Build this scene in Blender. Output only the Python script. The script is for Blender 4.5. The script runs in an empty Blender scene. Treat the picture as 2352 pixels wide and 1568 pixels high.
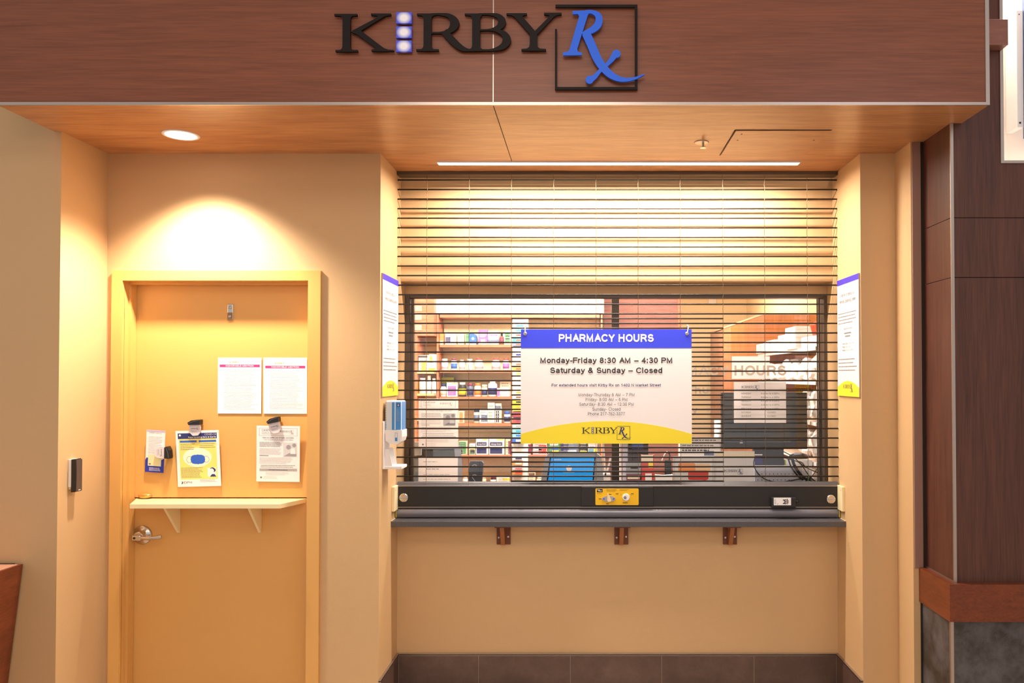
import bpy, bmesh, math, random
from mathutils import Vector, Matrix
scene = bpy.context.scene
C = scene.collection
# ------------------------------------------------------------------ camera
F, PPX, PPY, TH, EYE = 1800.0, 1340.0, 834.0, math.radians(1.0), 1.68
cam_data = bpy.data.cameras.new('camera'); cam = bpy.data.objects.new('camera', cam_data); C.objects.link(cam)
cam_data.sensor_width = 36.0; cam_data.lens = F / 2352 * 36.0
cam_data.shift_x = (1176 - PPX) / 2352; cam_data.shift_y = (PPY - 784) / 2352
cam_data.clip_start = 0.05
cam.location = (0, 0, EYE); cam.rotation_euler = (math.radians(90) + TH, 0, 0)
scene.camera = cam
# ------------------------------------------------------------------ view + world
vs = scene.view_settings
vs.view_transform = 'Standard'; vs.look = 'None'; vs.gamma = 1.0; vs.exposure = 0.0; vs.use_curve_mapping = False
w = bpy.data.worlds.new('world'); scene.world = w; w.use_nodes = True
bg = w.node_tree.nodes['Background']; bg.inputs[0].default_value = (1.0, 0.92, 0.88, 1); bg.inputs[1].default_value = 0.62
# ------------------------------------------------------------------ lights
def area(name, loc, rot, sx, sy, power, col, spread=180, shape='RECTANGLE'):
    l = bpy.data.lights.new(name, 'AREA'); l.shape = shape; l.size = sx; l.size_y = sy
    l.energy = power; l.color = col; l.spread = math.radians(spread)
    o = bpy.data.objects.new(name, l); o.location = loc; o.rotation_euler = rot; C.objects.link(o); return o
area('corridor_area_light', (-0.4, 1.1, 3.45), (math.radians(25), 0, 0), 1.2, 0.6, 18, (1.0, 0.86, 0.74))
area('corridor_area_light', (0.3, -2.2, 3.3), (math.radians(30), 0, 0), 1.6, 1.0, 44, (1.0, 0.88, 0.76))  # added fill with no known fixture, brightens the lower walls
area('corridor_area_light', (1.9, 0.6, 3.45), (math.radians(25), 0, 0), 1.2, 0.6, 8, (0.92, 0.9, 1.0))
sp = bpy.data.lights.new('downlight_lamp', 'SPOT'); sp.energy = 190; sp.color = (1.0, 0.89, 0.74); sp.spot_size = math.radians(118); sp.spot_blend = 0.7; sp.shadow_soft_size = 0.05
so = bpy.data.objects.new('downlight_lamp', sp); so.location = (-1.838, 3.56, 2.74); C.objects.link(so)
area('linear_lamp', (0.182, 4.03, 2.768), (0, 0, 0), 1.80, 0.035, 66, (1.0, 0.91, 0.80), 170)
area('pharmacy_area_light', (-0.3, 5.0, 2.70), (math.radians(20), 0, 0), 1.4, 0.6, 160, (1.0, 0.93, 0.84))
area('pharmacy_area_light', (0.9, 5.2, 2.68), (0, 0, 0), 0.6, 0.6, 14, (1.0, 0.93, 0.84))
area('pharmacy_area_light', (1.1, 7.6, 2.70), (0, 0, 0), 0.6, 0.9, 34, (1.0, 0.93, 0.84))  # added light, put in to brighten the dark passage
area('niche_lamp', (2.2, 3.52, 4.05), (0, 0, 0), 0.9, 0.12, 90, (1.0, 0.92, 0.86))

# ------------------------------------------------------------------ helpers
def P(px, py, Y):
    """world point seen at a pixel on the frontal plane at depth Y"""
    dx = (px - PPX) / F; dz = -(py - PPY) / F
    d = Vector((dx, math.cos(TH) - dz * math.sin(TH), math.sin(TH) + dz * math.cos(TH)))
    return Vector((d.x * Y / d.y, Y, EYE + d.z * Y / d.y))
def PXp(px, py, X):
    d0 = P(px, py, 1.0); t = X / d0.x
    return Vector((X, t, EYE + (d0.z - EYE) * t))
def Z(py, Y, px=1340): return P(px, py, Y).z
def Xw(px, Y, py=866): return P(px, py, Y).x
def lin(c):
    return tuple(((v / 255) / 12.92 if v / 255 <= 0.04045 else ((v / 255 + 0.055) / 1.055) ** 2.4) for v in c) + (1.0,)
MATS = {}
def mat(name, rgb, rough=0.5, metal=0.0, spec=0.5, noise=0.0, nscale=40, bump=0.0, bscale=300, emit=None, estr=0.0, alpha=1.0, coat=0.0):
    if name in MATS: return MATS[name]
    m = bpy.data.materials.new(name); m.use_nodes = True; nt = m.node_tree; b = nt.nodes['Principled BSDF']
    b.inputs['Base Color'].default_value = lin(rgb); b.inputs['Roughness'].default_value = rough
    b.inputs['Metallic'].default_value = metal; b.inputs['Specular IOR Level'].default_value = spec
    b.inputs['Coat Weight'].default_value = coat; b.inputs['Alpha'].default_value = alpha
    if emit: b.inputs['Emission Color'].default_value = lin(emit); b.inputs['Emission Strength'].default_value = estr
    tc = nt.nodes.new('ShaderNodeTexCoord')
    n = nt.nodes.new('ShaderNodeTexNoise'); n.inputs['Scale'].default_value = nscale; n.inputs['Detail'].default_value = 4
    nt.links.new(tc.outputs['Object'], n.inputs['Vector'])
    mx = nt.nodes.new('ShaderNodeMix'); mx.data_type = 'RGBA'
    a = noise
    mx.inputs[6].default_value = tuple(v * (1 - a) for v in lin(rgb)[:3]) + (1,)
    mx.inputs[7].default_value = tuple(min(1, v * (1 + a)) for v in lin(rgb)[:3]) + (1,)
    nt.links.new(n.outputs['Fac'], mx.inputs[0]); nt.links.new(mx.outputs[2], b.inputs['Base Color'])
    if bump:
        n2 = nt.nodes.new('ShaderNodeTexNoise'); n2.inputs['Scale'].default_value = bscale
        nt.links.new(tc.outputs['Object'], n2.inputs['Vector'])
        bp = nt.nodes.new('ShaderNodeBump'); bp.inputs['Strength'].default_value = bump; bp.inputs['Distance'].default_value = 0.002
        nt.links.new(n2.outputs['Fac'], bp.inputs['Height']); nt.links.new(bp.outputs['Normal'], b.inputs['Normal'])
    MATS[name] = m; return m
def wood(name, dark, light, scale=(1, 14, 14), rough=0.35, coat=0.0, fine=1.0):
    if name in MATS: return MATS[name]
    m = bpy.data.materials.new(name); m.use_nodes = True; nt = m.node_tree; b = nt.nodes['Principled BSDF']
    tc = nt.nodes.new('ShaderNodeTexCoord'); mp = nt.nodes.new('ShaderNodeMapping'); mp.inputs['Scale'].default_value = scale
    nt.links.new(tc.outputs['Object'], mp.inputs['Vector'])
    n = nt.nodes.new('ShaderNodeTexNoise'); n.inputs['Scale'].default_value = 1.6; n.inputs['Detail'].default_value = 8; n.inputs['Roughness'].default_value = 0.65; n.inputs['Distortion'].default_value = 0.6
    nt.links.new(mp.outputs[0], n.inputs['Vector'])
    mp2 = nt.nodes.new('ShaderNodeMapping'); mp2.inputs['Scale'].default_value = tuple(s * (5 if s > 4 else 3) * fine for s in scale)
    nt.links.new(tc.outputs['Object'], mp2.inputs['Vector'])
    n2 = nt.nodes.new('ShaderNodeTexNoise'); n2.inputs['Scale'].default_value = 2.2; n2.inputs['Detail'].default_value = 5
    nt.links.new(mp2.outputs[0], n2.inputs['Vector'])
    ad = nt.nodes.new('ShaderNodeMath'); ad.operation = 'MULTIPLY_ADD'; ad.inputs[1].default_value = 0.45
    nt.links.new(n2.outputs['Fac'], ad.inputs[0])
    m2 = nt.nodes.new('ShaderNodeMath'); m2.operation = 'MULTIPLY'; m2.inputs[1].default_value = 0.55
    nt.links.new(n.outputs['Fac'], m2.inputs[0]); nt.links.new(m2.outputs[0], ad.inputs[2])
    cr = nt.nodes.new('ShaderNodeValToRGB'); cr.color_ramp.elements[0].position = 0.36; cr.color_ramp.elements[1].position = 0.64
    cr.color_ramp.elements[0].color = lin(dark); cr.color_ramp.elements[1].color = lin(light)
    nt.links.new(ad.outputs[0], cr.inputs[0]); nt.links.new(cr.outputs[0], b.inputs['Base Color'])
    b.inputs['Roughness'].default_value = rough; b.inputs['Coat Weight'].default_value = coat; b.inputs['Specular IOR Level'].default_value = 0.4
    MATS[name] = m; return m
def speckle(name, c1, c2, scale=220, rough=0.4):
    if name in MATS: return MATS[name]
    m = bpy.data.materials.new(name); m.use_nodes = True; nt = m.node_tree; b = nt.nodes['Principled BSDF']
    tc = nt.nodes.new('ShaderNodeTexCoord'); v = nt.nodes.new('ShaderNodeTexNoise'); v.inputs['Scale'].default_value = scale; v.inputs['Detail'].default_value = 6; v.inputs['Roughness'].default_value = 0.75
    nt.links.new(tc.outputs['Object'], v.inputs['Vector'])
    cr = nt.nodes.new('ShaderNodeValToRGB'); cr.color_ramp.elements[0].position = 0.40; cr.color_ramp.elements[1].position = 0.66
    cr.color_ramp.elements[0].color = lin(c1); cr.color_ramp.elements[1].color = lin(c2)
    nt.links.new(v.outputs['Fac'], cr.inputs[0]); nt.links.new(cr.outputs[0], b.inputs['Base Color']); b.inputs['Roughness'].default_value = rough
    MATS[name] = m; return m
def glassmat(name, tint=(1, 1, 1), refl=0.06, rough=0.02):
    if name in MATS: return MATS[name]
    m = bpy.data.materials.new(name); m.use_nodes = True; nt = m.node_tree; nt.nodes.clear()
    out = nt.nodes.new('ShaderNodeOutputMaterial'); t = nt.nodes.new('ShaderNodeBsdfTransparent'); t.inputs[0].default_value = (*tint, 1)
    g = nt.nodes.new('ShaderNodeBsdfGlossy'); g.inputs['Roughness'].default_value = rough
    mx = nt.nodes.new('ShaderNodeMixShader'); mx.inputs[0].default_value = refl
    nt.links.new(t.outputs[0], mx.inputs[1]); nt.links.new(g.outputs[0], mx.inputs[2]); nt.links.new(mx.outputs[0], out.inputs[0])
    MATS[name] = m; return m

FRONT = (Vector((1, 0, 0)), Vector((0, 0, 1)), Vector((0, -1, 0)))
LEFTW = (Vector((0, 1, 0)), Vector((0, 0, 1)), Vector((1, 0, 0)))
RIGHTW = (Vector((0, -1, 0)), Vector((0, 0, 1)), Vector((-1, 0, 0)))
UPW = (Vector((1, 0, 0)), Vector((0, 1, 0)), Vector((0, 0, 1)))
# ------------------------------------------------------------------ a plain sans-serif alphabet drawn as strokes (cap height 1)
def A_(cx, cy, rx, ry, a0, a1, n=10):
    return [(cx + rx * math.cos(math.radians(a0 + (a1 - a0) * i / n)), cy + ry * math.sin(math.radians(a0 + (a1 - a0) * i / n))) for i in range(n + 1)]
X_ = .72
GL = {
 ' ': (.40, []), 'A': (.92, [[(0, 0), (.42, 1), (.84, 0)], [(.14, .36), (.70, .36)]]),
 'B': (.90, [[(0, .53), (0, 1), (.42, 1)] + A_(.42, .765, .30, .235, 90, -90) + [(0, .53)], [(0, .53), (.44, .53)] + A_(.44, .265, .34, .265, 90, -90) + [(0, 0), (0, .53)]]),
 'C': (.97, [A_(.46, .5, .46, .5, 42, 318, 20)]), 'D': (.97, [[(0, 0), (0, 1), (.36, 1)] + A_(.36, .5, .46, .5, 90, -90, 14) + [(0, 0)]]),
 'E': (.88, [[(.72, 1), (0, 1), (0, 0), (.75, 0)], [(0, .53), (.68, .53)]]), 'F': (.80, [[(.68, 1), (0, 1), (0, 0)], [(0, .52), (.60, .52)]]),
 'G': (1.05, [A_(.48, .5, .48, .5, 42, 325, 20) + [(.90, .24), (.90, .48), (.50, .48)]]), 'H': (.97, [[(0, 0), (0, 1)], [(.75, 0), (.75, 1)], [(0, .53), (.75, .53)]]),
 'I': (.36, [[(.05, 0), (.05, 1)]]), 'J': (.70, [[(.48, 1), (.48, .26)] + A_(.24, .24, .24, .24, 0, -180)]), 'K': (.90, [[(0, 0), (0, 1)], [(.72, 1), (0, .34)], [(.24, .56), (.76, 0)]]),
 'L': (.76, [[(0, 1), (0, 0), (.60, 0)]]), 'M': (1.10, [[(0, 0), (0, 1), (.43, .04), (.86, 1), (.86, 0)]]), 'N': (.97, [[(0, 0), (0, 1), (.74, 0), (.74, 1)]]),
 'O': (1.06, [A_(.46, .5, .46, .5, 0, 360, 24)]), 'P': (.90, [[(0, 0), (0, 1), (.42, 1)] + A_(.42, .73, .32, .27, 90, -90) + [(0, .46)]]),
 'Q': (1.06, [A_(.46, .5, .46, .5, 0, 360, 24), [(.56, .22), (.88, -.06)]]), 'R': (.96, [[(0, 0), (0, 1), (.44, 1)] + A_(.44, .745, .32, .255, 90, -90) + [(0, .49)], [(.40, .49), (.56, .40), (.80, 0)]]),
 'S': (.90, [A_(.37, .74, .32, .26, 25, 180, 10) + A_(.34, .72, .29, .22, 180, 250, 5) + A_(.42, .28, .33, .26, 70, 0, 5) + A_(.39, .27, .36, .27, 0, -165, 12)]),
 'T': (.84, [[(0, 1), (.76, 1)], [(.38, 1), (.38, 0)]]), 'U': (.97, [[(0, 1), (0, .36)] + A_(.37, .36, .37, .36, 180, 360, 12) + [(.74, 1)]]), 'V': (.90, [[(0, 1), (.41, 0), (.82, 1)]]),
 'W': (1.26, [[(0, 1), (.28, 0), (.58, 1), (.88, 0), (1.16, 1)]]), 'X': (.90, [[(0, 0), (.78, 1)], [(0, 1), (.80, 0)]]), 'Y': (.90, [[(0, 1), (.40, .44), (.80, 1)], [(.40, .44), (.40, 0)]]), 'Z': (.84, [[(.02, 1), (.70, 1), (0, 0), (.74, 0)]]),
 'a': (.76, [A_(.30, .50, .26, .22, 160, 0, 8) + [(.56, .14), (.60, 0)], [(.56, .42), (.24, .36)] + A_(.22, .19, .20, .17, 100, 270, 8) + [(.34, 0), (.56, .16)]]),
 'b': (.76, [[(0, 0), (0, 1)], A_(.29, .36, .28, .36, 180, -180, 16)]), 'c': (.70, [A_(.29, .36, .29, .36, 42, 318, 14)]), 'd': (.76, [[(.56, 0), (.56, 1)], A_(.28, .36, .28, .36, 0, 360, 16)]),
 'e': (.76, [[(.02, .38), (.58, .38)] + A_(.30, .36, .29, .36, 3, 320, 16)]), 'f': (.42, [[(.12, 0), (.12, .80)] + A_(.30, .80, .18, .20, 180, 85, 6), [(-.02, X_), (.32, X_)]]),
 'g': (.76, [[(.56, .72), (.56, -.02)] + A_(.29, -.04, .27, .22, 0, -160, 8), A_(.28, .37, .28, .35, 0, 360, 16)]), 'h': (.76, [[(0, 0), (0, 1)], [(0, .40)] + A_(.27, .44, .27, .28, 170, 0, 8) + [(.54, 0)]]),
 'i': (.31, [[(.03, 0), (.03, X_)], [(.03, .92), (.03, 1.0)]]), 'j': (.31, [[(.06, X_), (.06, -.2), (-.08, -.26)], [(.06, .92), (.06, 1.0)]]), 'k': (.68, [[(0, 0), (0, 1)], [(.48, X_), (0, .26)], [(.18, .42), (.52, 0)]]),
 'l': (.31, [[(.03, 0), (.03, 1)]]), 'm': (1.13, [[(0, 0), (0, X_)], [(0, .44)] + A_(.23, .50, .23, .22, 170, 0, 8) + [(.46, 0)], [(.46, .44)] + A_(.69, .50, .23, .22, 170, 0, 8) + [(.92, 0)]]),
 'n': (.76, [[(0, 0), (0, X_)], [(0, .42)] + A_(.27, .46, .27, .26, 170, 0, 8) + [(.54, 0)]]), 'o': (.77, [A_(.30, .36, .30, .36, 0, 360, 18)]), 'p': (.76, [[(0, -.27), (0, X_)], A_(.29, .36, .28, .36, 180, -180, 16)]),
 'q': (.76, [[(.56, -.27), (.56, X_)], A_(.28, .36, .28, .36, 0, 360, 16)]), 'r': (.47, [[(0, 0), (0, X_)], [(0, .42)] + A_(.24, .46, .24, .26, 170, 75, 6)]),
 's': (.68, [A_(.27, .54, .23, .18, 25, 180, 8) + A_(.25, .52, .21, .14, 180, 250, 4) + A_(.30, .20, .23, .18, 70, 0, 4) + A_(.27, .19, .26, .19, 0, -160, 8)]),
 't': (.42, [[(.12, .94), (.12, .16)] + A_(.26, .14, .14, .14, 180, 280, 5), [(-.02, X_), (.30, X_)]]), 'u': (.76, [[(0, X_), (0, .26)] + A_(.27, .26, .27, .26, 180, 360, 8), [(.54, X_), (.54, 0)]]),
 'v': (.68, [[(0, X_), (.28, 0), (.56, X_)]]), 'w': (.97, [[(0, X_), (.21, 0), (.43, X_), (.65, 0), (.86, X_)]]), 'x': (.68, [[(0, 0), (.54, X_)], [(0, X_), (.56, 0)]]), 'y': (.68, [[(0, X_), (.28, .02)], [(.56, X_), (.24, -.12), (.14, -.25), (0, -.26)]]), 'z': (.68, [[(.02, X_), (.50, X_), (0, 0), (.54, 0)]]),
 '0': (.77, [A_(.29, .5, .29, .5, 0, 360, 20)]), '1': (.77, [[(.08, .76), (.32, .98), (.32, 0)]]), '2': (.77, [A_(.29, .70, .27, .30, 165, -20, 10) + [(.44, .44), (0, 0), (.60, 0)]]),
 '3': (.77, [A_(.27, .75, .25, .25, 155, -80, 9) + [(.22, .53)], [(.22, .53), (.30, .53)] + A_(.28, .26, .30, .26, 80, -160, 10)]), '4': (.77, [[(.46, 0), (.46, 1), (0, .30), (.62, .30)]]),
 '5': (.77, [[(.54, 1), (.12, 1), (.05, .50)] + A_(.28, .32, .29, .32, 130, -160, 12)]), '6': (.77, [A_(.30, .32, .28, .32, 180, -180, 16), [(.02, .34)] + A_(.34, .52, .32, .48, 190, 60, 8)]), '7': (.77, [[(.0, 1), (.58, 1), (.34, .55), (.22, 0)]]),
 '8': (.77, [A_(.29, .76, .24, .24, 0, 360, 16), A_(.29, .27, .29, .27, 0, 360, 16)]), '9': (.77, [A_(.28, .68, .28, .32, 0, 360, 16), [(.56, .66)] + A_(.24, .48, .32, .48, 10, -120, 8)]),
 ':': (.38, [[(.07, 0), (.07, .12)], [(.07, .60), (.07, .72)]]), '-': (.46, [[(0, .36), (.30, .36)]]), '–': (.77, [[(-.02, .36), (.66, .36)]]), '&': (.93, [[(.76, 0), (.22, .66)] + A_(.36, .80, .19, .20, 200, 0, 8)[::1] + [(.50, .66), (.16, .48)] + A_(.27, .26, .27, .26, 130, 290, 8) + [(.56, .14), (.70, .42)]]),
 "'": (.26, [[(.05, .72), (.05, 1)]]), ',': (.38, [[(.08, .08), (.02, -.14)]]), '.': (.38, [[(.07, 0), (.07, .1)]]),
}
def sans_polys(s, bold=0.0, shear=0.0):
    w_ = .115 + bold * 4.6; vs_, fs = [], []; x = 0.0
    for ch in s:
        adv, strokes = GL.get(ch, GL[' '])
        for si, st in enumerate(strokes):
            pts = [Vector((x + w_ / 2 + p[0] * (1 - w_ * .35), w_ / 2 + p[1] * (1 - w_))) for p in st]
            n = len(pts)
            if n < 2: continue
            closed = (pts[0] - pts[-1]).length < 1e-4; L, R = [], []
            for i, p in enumerate(pts):
                a = pts[i - 1] if i > 0 else (pts[-2] if closed else None); c = pts[i + 1] if i < n - 1 else (pts[1] if closed else None)
                d1 = (p - a).normalized() if a is not None and (p - a).length > 1e-6 else None; d2 = (c - p).normalized() if c is not None and (c - p).length > 1e-6 else None
                d1 = d1 or d2; d2 = d2 or d1; t = d1 + d2
                t = t.normalized() if t.length > .35 else d1
                nn = Vector((-t.y, t.x)); k = max(.45, nn.dot(Vector((-d1.y, d1.x))))
                q = p.copy()
                if not closed and i == 0: q -= d1 * w_ * (.5 if abs(d1.x) < .2 or abs(d1.y) < .2 else .3)
                if not closed and i == n - 1: q += d1 * w_ * (.5 if abs(d1.x) < .2 or abs(d1.y) < .2 else .3)
                L.append(q + nn * w_ / 2 / k); R.append(q - nn * w_ / 2 / k)
            b0 = len(vs_)
            for i, (l, r) in enumerate(zip(L, R)): vs_ += [Vector((l.x + shear * l.y, l.y, si * 6e-5 + i * 4e-6)), Vector((r.x + shear * r.y, r.y, si * 6e-5 + i * 4e-6))]
            for i in range(n - 1): fs.append((b0 + 2 * i, b0 + 2 * i + 2, b0 + 2 * i + 3, b0 + 2 * i + 1))
        x += adv + w_ * .55
    for v in vs_: v.x *= .729; v.y *= .729
    return vs_, fs

_tc = {}
class MB:
    """collects shapes of one part; build() links them as one mesh object"""
    def __init__(s, *mats): s.bm = bmesh.new(); s.mats = list(mats); s.mi = 0; s.sm = False
    def m(s, material):
        if material not in s.mats: s.mats.append(material)
        s.mi = s.mats.index(material); return s
    def _f(s, vs_):
        try: f = s.bm.faces.new(vs_)
        except ValueError: return None
        f.material_index = s.mi; f.smooth = s.sm; return f
    def box(s, x0, x1, y0, y1, z0, z1, bev=0.0):
        if x0 > x1: x0, x1 = x1, x0
        if y0 > y1: y0, y1 = y1, y0
        if z0 > z1: z0, z1 = z1, z0
        tmp = bmesh.new()
        v = [tmp.verts.new((x, y, z)) for x in (x0, x1) for y in (y0, y1) for z in (z0, z1)]
        for q in ((0, 1, 3, 2), (4, 6, 7, 5), (0, 4, 5, 1), (2, 3, 7, 6), (0, 2, 6, 4), (1, 5, 7, 3)): tmp.faces.new([v[i] for i in q])
        if bev: bmesh.ops.bevel(tmp, geom=list(tmp.edges), offset=min(bev, (x1 - x0) * .45, (y1 - y0) * .45, (z1 - z0) * .45), segments=2, affect='EDGES', profile=0.5)
        return s._merge(tmp)
    def _merge(s, tmp, M=None, smooth=None):
        mp = {}
        for v in tmp.verts: mp[v.index if False else v] = s.bm.verts.new(M @ v.co if M else v.co)
        out = []
        for f in tmp.faces:
            nf = s._f([mp[v] for v in f.verts])
            if nf and smooth is not None: nf.smooth = smooth
            out.append(nf)
        tmp.free(); return s
    def prism(s, pts, fr, o, d, back=0.0):
        """2D outline in frame fr at origin o, from -back to d along the normal"""
        u, v, n = fr; o = Vector(o)
        a = [s.bm.verts.new(o + u * p[0] + v * p[1] + n * d) for p in pts]
        s._f(a)
        if d == back: return s
        b = [s.bm.verts.new(o + u * p[0] + v * p[1] + n * back) for p in pts]
        s._f(b[::-1])
        k = len(pts)
        for i in range(k): s._f([a[i], b[i], b[(i + 1) % k], a[(i + 1) % k]])
        return s
    def rect(s, x0, x1, y0, y1, fr, o, d, back=0.0): return s.prism([(x0, y0), (x1, y0), (x1, y1), (x0, y1)], fr, o, d, back)
    def ribbon(s, pts, fr, o, d, back=0.0, sub=6, cap=True):
        """smooth stroke through (x, y, width) points"""
        P_ = [Vector(p) for p in pts]; q = []
        for i in range(len(P_) - 1):
            p0 = P_[max(i - 1, 0)]; p1 = P_[i]; p2 = P_[i + 1]; p3 = P_[min(i + 2, len(P_) - 1)]
            for k in range(sub):
                t = k / sub
                q.append(0.5 * ((2 * p1) + (-p0 + p2) * t + (2 * p0 - 5 * p1 + 4 * p2 - p3) * t * t + (-p0 + 3 * p1 - 3 * p2 + p3) * t ** 3))
        q.append(P_[-1]); L, R = [], []
        for i, c in enumerate(q):
            t = (q[min(i + 1, len(q) - 1)] - q[max(i - 1, 0)]); t = Vector((t.x, t.y)); t.normalize()
            nn = Vector((-t.y, t.x)) * c.z / 2; L.append((c.x + nn.x, c.y + nn.y)); R.append((c.x - nn.x, c.y - nn.y))
        for i in range(len(q) - 1): s.prism([L[i], L[i + 1], R[i + 1], R[i]], fr, o, d, back)
        return s
    def disc(s, cx, cy, r, fr, o, d, back=0.0, n=24, ry=None):
        ry = ry or r
        return s.prism([(cx + r * math.cos(2 * math.pi * i / n), cy + ry * math.sin(2 * math.pi * i / n)) for i in range(n)], fr, o, d, back)
    def text(s, st, fr, o, x, y, h=None, wd=None, d=0.0004, bold=0.0, align='L', shear=0.0):
        key = (st, bold, shear)
        if key not in _tc: _tc[key] = sans_polys(st, bold, shear)
        vs_, fs = _tc[key]
        if not vs_: return s
        x0 = min(v.x for v in vs_); x1 = max(v.x for v in vs_)
        sy = (h / 0.729) if h else wd / (x1 - x0); sx = (wd / (x1 - x0)) if wd else sy
        u, v_, n = fr; o = Vector(o); W = (x1 - x0) * sx
        ox = x - (0 if align == 'L' else W / 2 if align == 'C' else W)
        vv = [s.bm.verts.new(o + u * (ox + (p.x - x0) * sx) + v_ * (y + p.y * sy) + n * (d + p.z)) for p in vs_]
        for f in fs: s._f([vv[i] for i in f])
        return s
    def greek(s, fr, o, x0, x1, y0, y1, step, h, seed=1, d=0.0004, wmin=.012, wmax=.03, ragged=0.25):
        """rows of illegible small print"""
        r = random.Random(seed); y = y1
        while y > y0:
            x = x0; end = x1 - r.random() * ragged * (x1 - x0)
            while x < end:
                wv = min(r.uniform(wmin, wmax), end - x)
                if wv > 0.002: s.rect(x, x + wv, y - h, y, fr, o, d, d)
                x += wv + wmin * .35
            y -= step
        return s
    def cyl(s, p0, p1, r, r1=None, seg=16, smooth=True):
        p0 = Vector(p0); p1 = Vector(p1); r1 = r if r1 is None else r1
        z = (p1 - p0).normalized(); x = z.orthogonal().normalized(); y = z.cross(x)
        A, B = [], []
        for i in range(seg):
            a = 2 * math.pi * i / seg; dv = x * math.cos(a) + y * math.sin(a)
            A.append(s.bm.verts.new(p0 + dv * r)); B.append(s.bm.verts.new(p1 + dv * r1))
        s._f(A[::-1]); s._f(B)
        for i in range(seg):
            f = s._f([A[i], A[(i + 1) % seg], B[(i + 1) % seg], B[i]])
            if f: f.smooth = smooth
        return s
    def lathe(s, c, prof, axis='z', seg=20, sx=1.0, sy=1.0):
        c = Vector(c)
        ax = {'z': (Vector((1, 0, 0)), Vector((0, 1, 0)), Vector((0, 0, 1))), 'y': (Vector((1, 0, 0)), Vector((0, 0, 1)), Vector((0, -1, 0))), 'x': (Vector((0, 1, 0)), Vector((0, 0, 1)), Vector((1, 0, 0))), '-x': (Vector((0, 1, 0)), Vector((0, 0, 1)), Vector((-1, 0, 0)))}[axis]
        rings = []
        for r, h in prof:
            r = max(r, 1e-5)
            rings.append([s.bm.verts.new(c + ax[0] * r * sx * math.cos(2 * math.pi * i / seg) + ax[1] * r * sy * math.sin(2 * math.pi * i / seg) + ax[2] * h) for i in range(seg)])
        s._f(rings[0][::-1]); s._f(rings[-1])
        for a, b in zip(rings, rings[1:]):
            for i in range(seg):
                f = s._f([a[i], a[(i + 1) % seg], b[(i + 1) % seg], b[i]])
                if f: f.smooth = True
        return s
    def tube(s, pts, r, seg=8):
        pts = [Vector(p) for p in pts]; rings = []; prev = None
        for i, p in enumerate(pts):
            t = (pts[min(i + 1, len(pts) - 1)] - pts[max(i - 1, 0)]).normalized()
            x = t.orthogonal().normalized() if prev is None else (prev - t * prev.dot(t)).normalized()
            prev = x; y = t.cross(x)
            rings.append([s.bm.verts.new(p + (x * math.cos(2 * math.pi * k / seg) + y * math.sin(2 * math.pi * k / seg)) * r) for k in range(seg)])
        s._f(rings[0][::-1]); s._f(rings[-1])
        for a, b in zip(rings, rings[1:]):
            for i in range(seg):
                f = s._f([a[i], a[(i + 1) % seg], b[(i + 1) % seg], b[i]])
                if f: f.smooth = True
        return s
    def build(s, name, parent=None, label=None, recalc=True):
        if recalc: bmesh.ops.recalc_face_normals(s.bm, faces=list(s.bm.faces))
        vv = s.bm.verts
        lo = Vector((min(v.co.x for v in vv), min(v.co.y for v in vv), min(v.co.z for v in vv)))
        hi = Vector((max(v.co.x for v in vv), max(v.co.y for v in vv), max(v.co.z for v in vv)))
        c = Vector(((lo.x + hi.x) / 2, (lo.y + hi.y) / 2, lo.z))
        for v in vv: v.co -= c
        me = bpy.data.meshes.new(name); s.bm.to_mesh(me); s.bm.free()
        for m_ in s.mats: me.materials.append(m_)
        o = bpy.data.objects.new(name, me); C.objects.link(o); WL[o] = c
        if parent is not None: o.parent = parent; o.location = c - WL[parent]
        else: o.location = c
        if label: o['label'] = label
        return o
WL = {}
def thing(name, loc, label, cat, group=None):
    o = bpy.data.objects.new(name, None); C.objects.link(o); o.location = loc; WL[o] = Vector(loc); o.empty_display_size = 0.05
    return tag(o, label, cat, group)
def tag(o, label, cat, group=None, kind=None):
    o['label'] = label; o['category'] = cat
    if group: o['group'] = group
    if kind: o['kind'] = kind
    return o
def struct(o): o['kind'] = 'structure'; return o
def seg(pts, n=10):
    P_ = [Vector(p) for p in pts]; q = []
    for i in range(len(P_) - 1):
        p0 = P_[max(i - 1, 0)]; p1 = P_[i]; p2 = P_[i + 1]; p3 = P_[min(i + 2, len(P_) - 1)]
        for k in range(n):
            t = k / n
            q.append(0.5 * ((2 * p1) + (-p0 + p2) * t + (2 * p0 - 5 * p1 + 4 * p2 - p3) * t * t + (-p0 + 3 * p1 - 3 * p2 + p3) * t ** 3))
    q.append(P_[-1]); return q

# ------------------------------------------------------------------ materials
paint = mat('tan_wall_paint', (205, 167, 120), 0.6, noise=0.03, nscale=3, bump=0.25, bscale=260)
doorpaint = mat('yellow_door_paint', (223, 168, 94), 0.38, noise=0.02, nscale=3, bump=0.06, bscale=200)
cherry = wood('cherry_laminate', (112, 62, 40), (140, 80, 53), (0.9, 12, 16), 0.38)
cherry_soffit = wood('cherry_soffit_bounce_lit', (158, 106, 70), (198, 146, 100), (0.9, 8, 16), 0.30)  # laminate lightened: bounced light on the soffit is put into its colour
cherry_v = wood('cherry_veneer_upright', (70, 40, 31), (98, 58, 44), (14, 14, 0.9), 0.4)
cherry_red = wood('cherry_rail_wood', (98, 46, 25), (126, 62, 34), (8, 3, 16), 0.33)
alum = mat('brushed_aluminium', (186, 172, 162), 0.35, 0.9, noise=0.05, nscale=90)
chrome = mat('satin_chrome', (215, 208, 200), 0.22, 1.0)
steel = mat('dull_steel', (186, 184, 186), 0.38, 0.85)
bronze = mat('dark_bronze_metal', (92, 78, 66), 0.42, 0.35, noise=0.06)
rodm = mat('bronze_grille_rod', (46, 38, 33), 0.42, 0.25)
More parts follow.
